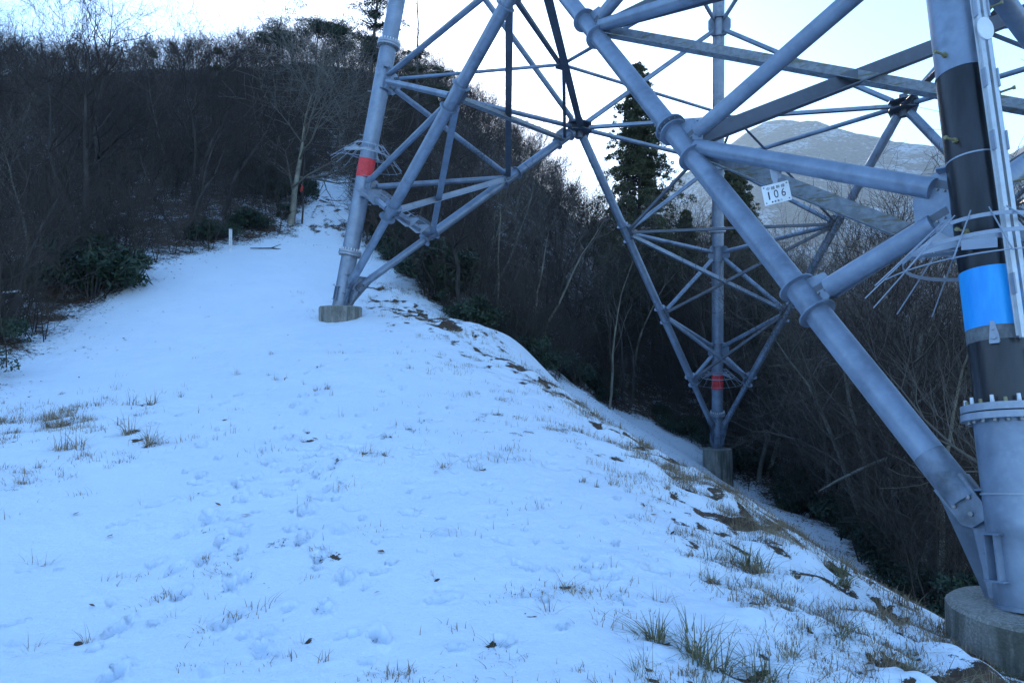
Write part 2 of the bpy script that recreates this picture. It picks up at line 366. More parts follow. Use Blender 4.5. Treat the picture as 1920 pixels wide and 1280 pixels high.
def bolt_each(parent, items, name, mat):
    for (a, b, r0, r1, n) in items: tb(MB().tube(a, b, r0, r1, n), name, M[mat], parent)
# legs ---------------------------------------------------------------
RL = .226
def make_leg(a, zb, zt, rlow, zf, flanges, label, nb=22, caps=None):
    ax = unit(leg(a, 1)-leg(a, 0))
    P = lambda z: leg(a, z)
    m = MB(); m.tube(P(zb), P(zf), rlow, n=40); m.tube(P(zf), P(zt), RL, n=40)
    L = tb(m, 'leg', M['steel'], tower, label)
    for fz, RR in flanges:
        f = MB(); c = P(fz); d, u, v = MB.frame(ax)
        f.ring(c-ax*.035, ax, RL-.01, RR, .055, 40); f.ring(c+ax*.035, ax, RL-.01, RR-.006, .06, 40)
        tb(f, 'flange', M['steel_pale'], L)
        bo = MB(); ca = MB(); sb = []; sc_ = []; lo_ = []
        for k in range(nb):
            t = 2*math.pi*k/nb; e = u*cos(t)+v*sin(t); q = c+e*(RL+(RR-RL)*.55)
            if caps:
                if fz < 2: (sc_ if k % 2 else sb).append((q+ax*.064, q+ax*(.128 if k % 2 else .105), .017, .014, 10 if k % 2 else 6)); lo_.append((q-ax*.088, q-ax*.063, .02, .02, 6))
                continue
            else: ca.tube(q+ax*.064, q+ax*.125, .02, .016, 8)
            bo.tube(q-ax*.1, q-ax*.063, .02, n=6)
        if caps: bolt_each(L, lo_, 'bolt', 'bolt'); bolt_each(L, sb, 'bolt', 'brass'); bolt_each(L, sc_, 'bolt_cap', 'cap')
        else: tb(bo, 'bolt', M['bolt'], L)['kind'] = 'stuff'; tb(ca, 'bolt_cap', M['cap'], L)['kind'] = 'stuff'
    return L, ax
def band(L, a, z0, z1, mat, name, dr=.004, n=40, label=None):
    m = MB(); m.tube(leg(a, z0), leg(a, z1), RL+dr, n=n, caps=True)
    return tb(m, name, M[mat], L, label)
legL, axL = make_leg(AL, 1.70, 20, .222, 3.2, [(3.22, .315), (8.95, .315), (15.5, .3)], 'leg standing on the low round footing near the path')
legB, axB = make_leg(AB, -3.30, 20, .222, -1.89, [(-1.88, .315), (5.42, .31), (12, .3)], 'leg standing on the tall concrete pedestal down the slope')
legR, axR = make_leg(AR, -1.93, 20, .258, -.42, [(-.40, .345), (9.5, .315)], 'thick nearest leg with black sheath and blue band', 20, True)
legF, axF = make_leg(AF, -6.0, 20, .222, -4.5, [(-4.5, .315)], 'leg beyond the right edge')
band(legL, AL, 5.28, 5.79, 'red', 'colour_band'); band(legB, AB, -.85, -.17, 'red', 'colour_band')
band(legR, AR, -.335, 2.72, 'sheath', 'sheath', .005); band(legR, AR, .31, .82, 'blue', 'colour_band', .009)
band(legR, AR, .19, .311, 'tape', 'tape', .0085)
for z in (2.72,): tb(MB().ring(leg(AR, z), axR, RL-.002, RL+.011, .018, 40), 'weld_ring', M['steel'], legR)
for a, L, zz in ((AL, legL, (9.9,)), (AB, legB, (-2.6,)), (AR, legR, (1.86, -1.05))):
    for z in zz: tb(MB().ring(leg(a, z), axR, RL-.002, (.262 if z == -1.05 else RL)+.007, .014, 40), 'weld_ring', M['steel_pale'], L)
# leg node stiffener rings + gussets ----------------------------------
def face_dirs(a, b):
    ax = unit(leg(a, 1)-leg(a, 0)); f = unit(leg(b, 0)-leg(a, 0)); out = unit(f-ax*(f@ax)); return ax, out, unit(np.cross(ax, out))
def leg_node(L, a, others, z, hgt=.34, w=.34, rr=RL):
    for b in others:
        ax, out, nr = face_dirs(a, b); c = leg(a, z)
        m = MB(); m.plate([c+out*rr*.96-ax*hgt, c+out*(rr+w*.45)-ax*hgt, c+out*(rr+w)-ax*hgt*.45, c+out*(rr+w)+ax*hgt*.45, c+out*(rr+w*.45)+ax*hgt, c+out*rr*.96+ax*hgt], nr, .018)
        tb(m, 'gusset_plate', M['steel'], L)
    b0, b1 = others; o0 = face_dirs(a, b0)[1]; o1 = face_dirs(a, b1)[1]; mid = unit(o0+o1); ax = face_dirs(a, b0)[0]; tan = unit(np.cross(ax, mid))
    for s in (-1, 1):
        m = MB(); c = leg(a, z)+ax*s*(hgt-.012); pts = []
        for k in range(13):
            t = -1.25+2.5*k/12; pts.append(c+(mid*cos(t)+tan*sin(t))*(rr+.085))
        for k in range(12, -1, -1):
            t = -1.25+2.5*k/12; pts.append(c+(mid*cos(t)+tan*sin(t))*(rr*.96))
        m.plate(pts, ax, .016); tb(m, 'stiffener', M['steel'], L)
legs = {AL: legL, AB: legB, AR: legR, AF: legF}
def NN(a, b, z=HH): return (leg(a, z)+leg(b, z))/2
node = {}
def corner(a, others, zj, zs, zq, qpairs, rlow, rup, rs, J=None):
    L = legs[a]
    for z in zq+[HH]: leg_node(L, a, others, z, .36 if a == AR else .3)
    J = leg(a, zj)
    for b in others:
        Nn = NN(a, b); d = unit(Nn-J); ln = np.linalg.norm(Nn-J)
        pts = [J+(Nn-J)*(z-zj)/(HH-zj) for z in zs]
        for k, p in enumerate(pts): node[(a, b, k+1)] = p
        # the long diagonal
        m = MB(); m.tube(J+d*.74, pts[0], rlow, n=26); m.tube(pts[0], Nn-d*.3, rup, n=26)
        D = tb(m, 'main_diagonal', M['steel'])
        ax, out, nr = face_dirs(a, b)
        for k, p in enumerate(pts):
            sp = .2 if k == 0 else .3
            for s in (-1, 1):
                r = rlow if (k == 0 and s < 0) else rup
                tb(MB().ring(p+d*s*sp, d, r-.004, rup*1.5, .022, 30), 'collar', M['steel'], D)
            inw = -unit(np.cross(nr, d)); 
            inw = inw if inw @ (leg(a, zj+3)-p) > 0 else -inw
            r = rup*.95
            m = MB().plate([p-d*sp*.98+inw*r, p-d*sp*.5+inw*(r+.2), p+d*sp*.5+inw*(r+.2), p+d*sp*.98+inw*r], nr, .02)
            tb(m, 'gusset_plate', M['steel'], D)
            # the plate that takes the corner members
            hv = unit(np.cross(d, (0, 0, 1))); tow = unit(leg(a, p[2])-p); hv = unit(hv if hv @ (T0-p) > 0 else -hv)
            m = MB().plate([p-d*sp*.9+hv*r, p-d*sp*.4+hv*(r+.14), p+d*sp*.4+hv*(r+.14), p+d*sp*.9+hv*r], np.cross(hv, d), .016)
            tb(m, 'hip_plate', M['angle'], D)
        if a == AR:
            p = pts[1]-d*0.0+d*.38
            fb = MB(); fb.ring(p+d*.02, d, rup-.004, rup*1.62, .03, 30); tb(fb, 'flange', M['steel'], D)
            dd, u, v = MB.frame(d)
            for k in range(14):
                t = 2*math.pi*k/14; q = p+(u*cos(t)+v*sin(t))*rup*1.32; tb(MB().tube(q-d*.03, q+d*.07, .014, n=6), 'bolt', M['bolt'], D)
        # foot gusset of the diagonal
        c = leg(a, zj); pr = unit(np.cross(nr, d)); rr = RL*.9
        tip = J+d*.98
        m = MB().plate([c+out*rr-ax*.28, c+out*(rr+.09)-ax*.28, tip-pr*rlow*.95, tip+pr*rlow*.95, c+out*(rr+.04)+ax*.72, c+out*rr+ax*.72], nr, .022)
        g = tb(m, 'foot_gusset', M['steel'], D)
        m = MB().plate([tip-d*.46-pr*rlow*.5, tip-d*.40-pr*rlow*.9, tip-d*.05-pr*rlow*.97, tip-d*.05+pr*rlow*.97, tip-d*.40+pr*rlow*.9, tip-d*.46+pr*rlow*.5], nr, rlow*1.3)
        tb(m, 'splice_plate', M['stained'], D)
        for i, j in ((-.25, -.5), (-.25, .5), (-.15, -.35), (-.15, .35), (-.37, 0)):
            q = tip+d*i+pr*rlow*j; tb(MB().tube(q-nr*(rlow*.65+.03), q+nr*(rlow*.65+.03), .02, n=6), 'bolt', M['bolt'], D)
        for s in (-.27, .71, .2):
            m = MB(); e = c+ax*s; w = .16 if s != .2 else .11
            m.plate([e+out*rr+nr*w, e+out*(rr+.09)+nr*w*.6, e+out*(rr+.09)-nr*w*.6, e+out*rr-nr*w], ax, .016); tb(m, 'stiffener', M['steel'], D)
        if a == AR:
            st = MB().tube(J+d*.735, J+d*1.22, rlow+.003, n=26); tb(st, 'blackened_end', M['stained'], D)
        for q, k in qpairs:
            brace(leg(a, q), pts[k-1], rs, RL+.2, rup+.13)
        brace(leg(a, HH), Nn, rs*.95, RL+.2, .34)
b2 = (AR, AB)
corner(AL, (AR, AB), 1.93, [3.92, 6.0, 7.52], [5.02], [(5.02, 1), (5.02, 2), (HH, 2)], .105, .14, .078)
corner(AB, (AL, AF), -2.85, [-.47, 2.014, 4.82], [.743, 4.53], [(.743, 1), (.743, 2), (4.53, 2), (4.53, 3), (HH, 3)], .11, .14, .08)
corner(AR, (AL, AF), -1.713, [.722, 3.013, 5.625], [1.52, 4.45], [(1.52, 1), (1.52, 2), (4.45, 2), (4.45, 3), (HH, 3)], .14, .135, .105)
corner(AF, (AR, AB), -5.4, [-2.6, .9, 4.4], [-.8, 3.2], [(-.8, 1), (-.8, 2), (3.2, 2), (3.2, 3), (HH, 3)], .11, .14, .08)
n_ = lambda a, b, k: node[(a, b, k)]
# corner (hip) members
for a, (b, c) in ((AL, (AR, AB)), (AB, (AL, AF)), (AR, (AL, AF)), (AF, (AR, AB))):
    W = .13 if a != AR else .2
    if a == AL:
        angle(n_(a, b, 1), n_(a, c, 2), .15, mat='steel_pale'); angle(n_(a, b, 2), n_(a, c, 1), .13, mat='steel')
        brace(n_(a, b, 1), n_(a, c, 1), .06, .2, .2)
        angle(n_(a, b, 2), n_(a, c, 3), .17, mat='lichen'); angle(n_(a, c, 2), n_(a, b, 3), .15)
    else:
        if a != AR: angle(n_(a, b, 3), n_(a, c, 3), .11)
        if a == AR:
            angle(n_(a, b, 3), n_(a, c, 2), .2, mat='lichen'); angle(n_(a, b, 2), n_(a, c, 3), .23, t=.016)
            angle(n_(a, b, 2), n_(a, c, 1), .2, mat='lichen'); angle(n_(a, b, 1), n_(a, c, 2), .2)
            angle(n_(a, b, 3), NN(a, c), .22); angle(n_(a, c, 3), NN(a, b), .22)
        else:
            angle(n_(a, b, 3), n_(a, c, 2), .17, mat='steel'); angle(n_(a, b, 2), n_(a, c, 3), .12)
            angle(n_(a, b, 2), n_(a, c, 1), .15, mat='steel'); angle(n_(a, b, 1), n_(a, c, 2), .12)
# plan bracing at the K level
N1, N2, N3, N4 = NN(AL, AR), NN(AL, AB), NN(AB, AF), NN(AR, AF)
M12, M23, M34, M14 = (N1+N2)/2, (N2+N3)/2, (N3+N4)/2, (N1+N4)/2
for p, q in ((N1, N2), (N3, N4)): angle(p, q, .19, .3, .3)
for p, q in ((N2, N3), (N4, N1)): angle(p, q, .15, .35, .35, mat='steel')
for p, q in ((M12, M23), (M23, M34), (M34, M14), (M14, M12)): brace(p, q, .045, .25, .25)
for p, a in ((M12, AL), (M23, AB), (M34, AF), (M14, AR)): brace(leg(a, HH), p, .045, .5, .2)
for p, ks in ((M12, ((AL, AR), (AL, AB))), (M23, ((AB, AL), (AB, AF))), (M14, ((AR, AL), (AR, AF))), (M34, ((AF, AR), (AF, AB)))):
    for k in ks: angle(p, n_(*k, 3), .085, .2, .2)
for p in (M12, M23, M34, M14):
    m = MB().ring(p+np.array([0, 0, -.06]), (0, 0, 1), 0.001, .2, .014, 6); tb(m, 'node_plate', M['angle'])
for Nn, a, b in ((N1, AL, AR), (N2, AL, AB), (N3, AB, AF), (N4, AR, AF)):
    f = unit(leg(b, 0)-leg(a, 0)); ax = unit((0, 0, 1)); inw = unit(np.array([OX, OY, HH])-Nn)
    m = MB(); m.plate([Nn+f*x+ax*z for x, z in ((-.5, 0), (-.38, -.3), (-.15, -.36), (.15, -.36), (.38, -.3), (.5, 0), (.38, .28), (-.38, .28))], np.cross(f, ax), .02)
    for z in (-.12, .12): m.plate([Nn+f*x+inw*y+ax*z for x, y in ((-.42, -.1), (.42, -.1), (.42, .15), (.2, .42), (-.2, .42), (-.42, .15))], ax, .02)
    m.tube(Nn-ax*.34, Nn+ax*.34, .13, n=16)
    tb(m, 'node_plate', M['angle'])
    for c in (a, b): brace(Nn, leg(c, 12.86), .085, .4, .4)
    Np = NN(a, b, 17.5)
    for c in (a, b): brace(leg(c, 12.86), Np, .075, .4, .3); brace(leg(c, 17.5), Np, .06, .4, .3)
for a, o in ((AL, (AR, AB)), (AB, (AL, AF)), (AR, (AL, AF)), (AF, (AR, AB))): leg_node(legs[a], a, o, 12.86)
# foot stiffeners on the legs' outer sides
for a, zb, L, rr in ((AR, -1.93, legR, .258), (AL, 1.70, legL, .222), (AB, -3.30, legB, .222)):
    ax = unit(leg(a, 1)-leg(a, 0)); d, u, v = MB.frame(ax)
    m = MB()
    m.ring(leg(a, zb)+ax*.02, ax, rr-.01, rr+.03, .03, 40)
    o0 = unit(-(leg(a, 0)-T0)*np.array([1, 1, 0])); base = math.atan2(o0 @ v, o0 @ u)
    for s in (-1, 1):
        for t0 in (1.75, 2.05, -1.75, -2.05, -.22, .22):
            e = u*cos(base+t0)+v*sin(base+t0)
            c = leg(a, zb)
            m.plate([c+ax*.22+e*(rr-.01), c+ax*.22+e*(rr+.07), c+ax*.58+e*(rr+.07), c+ax*.58+e*(rr-.01)], np.cross(e, ax), .016)
        break
    for z in (.22, .58):
        for t0 in (1.9, -1.9, 0):
            c = leg(a, zb)+ax*z; P = []
            for k in range(7): t = base+t0-.28+.56*k/6; P.append(c+(u*cos(t)+v*sin(t))*(rr+.085))
            for k in range(6, -1, -1): t = base+t0-.28+.56*k/6; P.append(c+(u*cos(t)+v*sin(t))*(rr-.01))
            m.plate(P, ax, .014)
    tb(m, 'foot_stiffener', M['steel'], L)
tb(BOLTS, 'brace_bolt', M['bolt'])['kind'] = 'stuff'
# anti-climbing guards
def guard(L, a, z, n=18, rot=0.0):
    ax = unit(leg(a, 1)-leg(a, 0)); d, u, v = MB.frame(ax); c = leg(a, z)
    g = MB(); g.ring(c, ax, .415, .421, .035, 40); g.ring(c-ax*.24, ax, .655, .661, .035, 44); g.ring(c-ax*.12, ax, RL+.001, RL+.016, .07, 32)
    for k in range(n):
        t = 2*math.pi*(k+.5)/n+rot; e = u*cos(t)+v*sin(t); g.tube(c+ax*.09+e*.34, c-ax*.52+e*.99, .0065, n=6, caps=True)
    for k in range(3):
        t = 2*math.pi*k/3+.3+rot; e = u*cos(t)+v*sin(t); s = unit(np.cross(ax, e))
        g.plate([c-ax*.15+e*(RL+.01), c-ax*.255+e*.655, c-ax*.225+e*.655, c-ax*.03+e*.42, c-ax*.0+e*.42, c-ax*.10+e*(RL+.01)], s, .006)
    g.ring(c-ax*.5, ax, .945, .957, .008, 44, (rot+.2, rot+4.4))
    tb(g, 'climbing_guard', M['steel_pale'], L)
guard(legR, AR, 1.20, 16, .25); guard(legL, AL, 6.15); guard(legB, AB, -.12)
# spiked climbing barrier on the braces by the far-left leg
p0 = leg(AL, 4.95); pa = n_(AL, AR, 1); pb = n_(AL, AB, 1)
def spikes(c, d, n1, L1, W1):
    d = unit(d); s = unit(np.cross(d, (0, 0, 1))); up = unit(np.cross(s, d)); g = MB()
    for k in range(3): g.tube(c-d*L1/2+s*(k-1)*W1*.38+up*.12, c+d*L1/2+s*(k-1)*W1*.38+up*.12, .012, n=6)
    for k in range(n1):
        q = c+d*(k/(n1-1)-.5)*L1*.95+up*.14; g.tube(q-s*W1*.62+up*.02, q+s*W1*.62-up*.02, .0055, n=6)
    for k in (-.35, .35):
        q = c+d*k*L1; g.plate([q-s*.3+up*.13, q+s*.3+up*.13, q+s*.3+up*.09, q+s*.08-up*.1, q-s*.08-up*.1, q-s*.3+up*.09], d, .008)
    tb(g, 'spiked_barrier', M['steel_pale'])
spikes((p0*.6+pa*.4), pa-p0, 9, .9, .75); spikes((p0*.55+pb*.45), pb-p0, 9, 1.1, .75); spikes((pa*.45+pb*.55), pb-pa, 9, 1.3, .7)
# step bolts
def steps(L, a, z0, z1, dz, angs, length=.13):
    ax = unit(leg(a, 1)-leg(a, 0)); d, u, v = MB.frame(ax); k = 0; z = z0
    toc = -leg(a, 0)*np.array([1, 1, 0]); toc = unit(toc); tb0 = math.atan2(toc @ v, toc @ u)
    while z < z1:
        t = tb0+angs[k % 2]; e = u*cos(t)+v*sin(t); c = leg(a, z)
        m = MB(); m.tube(c+e*(RL-.01), c+e*(RL+.035), .024, n=6); m.tube(c+e*(RL+.03), c+e*(RL+length), .011, n=8); m.tube(c+e*(RL+length), c+e*(RL+length+.02), .019, n=8)
        tb(m, 'step_bolt', M['brass' if a == AR else 'bolt'], L); z += dz; k += 1
steps(legR, AR, 1.15, 4.2, .43, (.55, -1.35)); steps(legL, AL, 4.0, 11, .6, (1.6, -1.3), .08); steps(legB, AB, 1, 6, 1.2, (1.6, -1.6), .07)
# safety rail on the near leg
def rail():
    ax = axR; d, u, v = MB.frame(ax); toc = unit(-leg(AR, 1)*np.array([1, 1, 0])); right = unit(np.cross(toc, (0, 0, -1)))
    right = right if right[0] > 0 else -right
    e = unit(toc*.80+right*.60); e = unit(e-ax*(e@ax)); s = unit(np.cross(ax, e)); s = s if s @ right > 0 else -s
    off = RL+.085; m = MB(); z0, z1 = .17, 9
    for k in (-1, 1):
        m.box(leg(AR, z0)+e*off+s*k*.034, leg(AR, z1)+e*off+s*k*.034, .040, .03, e)
        m.box(leg(AR, z0+.02)+e*(off-.018)+s*k*.05, leg(AR, z1)+e*(off-.018)+s*k*.05, .006, .05, s)
    R = tb(m, 'safety_rail', M['alu'], legR)
    for z in (.62, 1.9, 2.5, 3.2, 4.4):
        c = leg(AR, z)+e*off; m = MB()
        for k in (-1, 1): m.box(c+s*k*.058-ax*.09+e*.006, c+s*k*.058+ax*.09+e*.006, .014, .045, e)
        m.box(leg(AR, z)+e*(RL-.01), c-e*.02, .05, .03, ax)
        tb(m, 'rail_bracket', M['steel_pale'], legR)
    m = MB(); c = leg(AR, 2.98)+e*(off+.022)
    P = []
    for k in range(24):
        t = 2*math.pi*k/24; P.append(c+s*.075*cos(t)*(1 if abs(sin(t)) < .9 else .9)+ax*.115*sin(t))
    m.plate(P, e, .012); m = tb(m, 'cover_plate', M['white'], legR)
    c = leg(AR, .02)+e*(off-.02)+s*.09; m = MB().box(c-ax*.17, c+ax*.1, .03, .006, e); tb(m, 'hanging_tab', M['white'], legR)
    # hasp bracket under the blue band
    f = unit(toc*.95-right*.12); f = unit(f-ax*(f@ax)); q = unit(np.cross(ax, f)); c = leg(AR, .25)+f*(RL+.012)
    m = MB().plate([c-q*.04-ax*.09, c+q*.04-ax*.09, c+q*.035-ax*.02, c+q*.014+ax*.09, c-q*.014+ax*.09, c-q*.03-ax*.02], f, .012)
    m.tube(c+f*.005-ax*.055, c+f*.03-ax*.055, .016, n=10); m.tube(c+f*.005+ax*.02, c+f*.03+ax*.02, .01, n=8)
    m.box(c-q*.035-ax*.09+f*.02, c+q*.035-ax*.09+f*.02, .03, .01, f)
    tb(m, 'hasp_bracket', M['steel_pale'], legR)
    # lattice bracket clamp that carries the guard
    for sg in (-1, 1):
        m = MB(); c = leg(AR, 1.03); w = unit(right*sg+toc*.25); w = unit(w-ax*(w@ax)); m.box(c+w*RL, c+w*.62-ax*.03, .09, .008, ax)
        m.tube(c+w*.5-ax*.05, c+w*.5+ax*.05, .018, n=8); tb(m, 'clamp_arm', M['steel_pale'], legR)
    m = MB(); c = leg(AR, 1.05)+toc*(RL+.03)-right*.05
    m.box(c-right*.13, c+right*.13, .008, .09, ax)
    tb(m, 'clamp', M['steel_pale'], legR)
rail()
# ------------------------------------------------------------------ number sign hung on a brace
def text_mesh(s, size):
    cu = bpy.data.curves.new('txt', 'FONT'); cu.body = s; cu.size = size; cu.align_x = 'CENTER'; cu.align_y = 'CENTER'; cu.extrude = .0012
    o = bpy.data.objects.new('txt', cu); COL.objects.link(o); bpy.context.view_layer.update()
    me = bpy.data.meshes.new_from_object(o.evaluated_get(bpy.context.evaluated_depsgraph_get())); bpy.data.objects.remove(o); return me
def sign():
    a, b = leg(AR, 1.52), n_(AR, AL, 2); t = .30
    c = b+(a-b)*.405; c = c+np.array([0, 0, -.38])
    root = empty('number_sign', c); tag(root, 'small white enamel plate reading 106 hung from the near leg\'s upper brace', 'sign')
    d = unit((a-b)*np.array([1, 1, 0]))
    xa = unit(np.array([.93, -.37, .17])); za = unit(np.cross((0, 0, 1), xa)); za = za if za[1] > 0 else -za
    nrm = unit(np.cross(xa, (0, 0, 1)))           # towards the viewer
    if nrm @ (-c) < 0: nrm = -nrm
    ya = unit(np.cross(nrm, xa)); 
    W, Hh = .30, .235
    pl = MB().plate([xa*sx*W/2+ya*sy*Hh/2 for sx, sy in ((-1, -1), (1, -1), (1, 1), (-1, 1))], nrm, .008)
    o = pl.build('plate', M['white'], root)
    mb = MB(); mb.box(ya*Hh*.42-nrm*.012, np.array([0, 0, .27])-nrm*.012, .05, .01, nrm)
    mb.plate([np.array([0, 0, .17])+xa*-.05-nrm*.02, np.array([0, 0, .17])+xa*.05-nrm*.02, np.array([0, 0, .30])+xa*.07-nrm*.02, np.array([0, 0, .30])-xa*.07-nrm*.02], nrm, .008)
    mb.build('hanger', M['steel_pale'], root)
    bo = MB()
    for sx, sy in ((-1, -1), (1, -1), (1, 1), (-1, 1)):
        q = xa*sx*W*.42+ya*sy*Hh*.39; bo.tube(q, q+nrm*.009, .0075, n=8)
    bo.build('rivet', M['ink'], root)
    R = Matrix(((xa[0], ya[0], nrm[0]), (xa[1], ya[1], nrm[1]), (xa[2], ya[2], nrm[2]))).to_4x4()
    for s, size, x, y, sxx in (('中 越 幹 線', .043, 0, .068, 1), ('1', .135, -.085, -.012, .7), ('0', .135, -.005, -.012, .8), ('6', .135, .075, -.012, .8), ('● 東 電 力', .026, -.01, -.093, 1)):
        me = text_mesh(s, size)
        if s == '1':
            me = bpy.data.meshes.new('one'); q = .008; me.from_pydata([(-q, -.047, 0), (q, -.047, 0), (q, .047, 0), (-q, .047, 0)], [], [(0, 1, 2, 3)]); sxx = 1
        me.transform(Matrix.Diagonal((sxx, 1, 1, 1))); me.transform(Matrix.Translation((x, y, .0055))); me.transform(R)
        me.materials.clear(); me.materials.append(M['ink'])
        link(bpy.data.objects.new('lettering', me), o)
sign()
# ------------------------------------------------------------------ footings
def footing(a, z, r, zb, label, rb=None, n=40):
    c = leg(a, z); root_loc = (c[0], c[1], zb); rb = rb or r
    prof = [(rb, 0), (r, z-zb-.03), (r-.03, z-zb), (0.001, z-zb)]
    V = []; F = []
    for rr, zz in prof:
        for k in range(n):
            t = 2*math.pi*k/n; w = 1+.012*sin(3*t+zz*2)+.006*sin(11*t); V.append((rr*w*cos(t), rr*w*sin(t), zz))
    for i in range(len(prof)-1):
        for k in range(n): F.append((i*n+k, i*n+(k+1) % n, (i+1)*n+(k+1) % n, (i+1)*n+k))
    me = bpy.data.meshes.new('footing'); me.from_pydata(V, [], F); me.materials.append(M['concrete'])
    o = bpy.data.objects.new('concrete_footing', me); o.location = root_loc; link(o)
    tag(o, label, 'footing')
    return o
footing(AR, -1.905, .60, -2.9, 'wide round concrete footing under the nearest leg at the right edge')
footing(AL, 1.74, .60, .9, 'low mossy concrete footing under the leg beside the path', None, 10)
footing(AB, -3.32, .60, -5.9, 'tall stained concrete pedestal on the steep lower slope', .66, 12)
#==TOWER_END==
# ------------------------------------------------------------------ ground sheet
def tuft_px(): return []
TUFT_XY = [ # x, y, size, greenness
(.38,5.05,.20,0),(1.0,4.95,.17,.4),(-.12,4.15,.13,.7),(.85,4.3,.22,.8),(1.05,4.18,.26,.9),(1.2,4.05,.30,.9),(1.32,3.95,.24,.8),(.72,3.8,.2,.9),(.98,3.75,.18,.9),(1.5,4.2,.2,.8),
(.12,4.55,.14,0),(1.75,5.2,.24,.1),(2.0,5.3,.15,.6),(2.15,4.45,.2,.3),(2.45,4.75,.24,.1),(2.65,4.5,.22,.1),(1.75,3.95,.2,.4),(2.0,3.9,.2,.3),(2.9,4.6,.2,.1),(1.9,6.3,.24,.9),(2.12,6.25,.26,.9),(2.3,5.6,.2,.2),
(-3.7,5.6,.16,.1),(-2.65,4.4,.15,0),(-2.9,4.3,.13,0),(-5.2,9.6,.34,.3),(-5.7,9.0,.36,.4),(-4.6,9.0,.30,.2),(-6.6,10.3,.34,.3),(-7.1,10.9,.3,.2),(-5.9,11.4,.3,.2),(-4.9,9.2,.24,.2),
(-1.75,8.4,.2,.2),(-1.5,8.3,.16,.2),(-.75,7.9,.2,.2),(-.35,7.9,.18,.1),(-1.9,4.5,.1,0),(-1.25,4.25,.11,0),(-2.2,4.7,.1,0),(-.55,5.1,.11,0),(.0,4.9,.1,0),(.2,6.8,.14,.2),(-.2,6.9,.12,.6),(1.55,5.6,.14,.2),
(3.05,4.3,.24,.6),(3.3,4.05,.34,1),(3.5,4.3,.3,1),(3.6,3.9,.34,.9),(3.15,3.75,.3,.8),(2.45,3.85,.2,.2),(-3.2,6.9,.12,.1),(-2.7,6.2,.1,0),(1.4,7.3,.16,.1),(.9,7.7,.12,.1),(-4.2,12.8,.2,.1),(-5.3,13.6,.2,.2)]
_cr = random.Random(3)
for k in range(110):
    i = _cr.randrange(len(CREST)-1); t = _cr.random(); p = CREST[i]*(1-t)+CREST[i+1]*t; o = _cr.gauss(-.35, .8)
    TUFT_XY.append((float(p[0])+o*.9, float(p[1])+o*.4, _cr.uniform(.10, .22), _cr.random()))
for k in range(26): TUFT_XY.append((_cr.uniform(.6, 3.0), _cr.uniform(3.7, 6.6), _cr.uniform(.07, .15), _cr.random()))
for k in range(22): TUFT_XY.append((_cr.uniform(-7, 0), _cr.uniform(5, 15), _cr.uniform(.07, .15), _cr.random()))
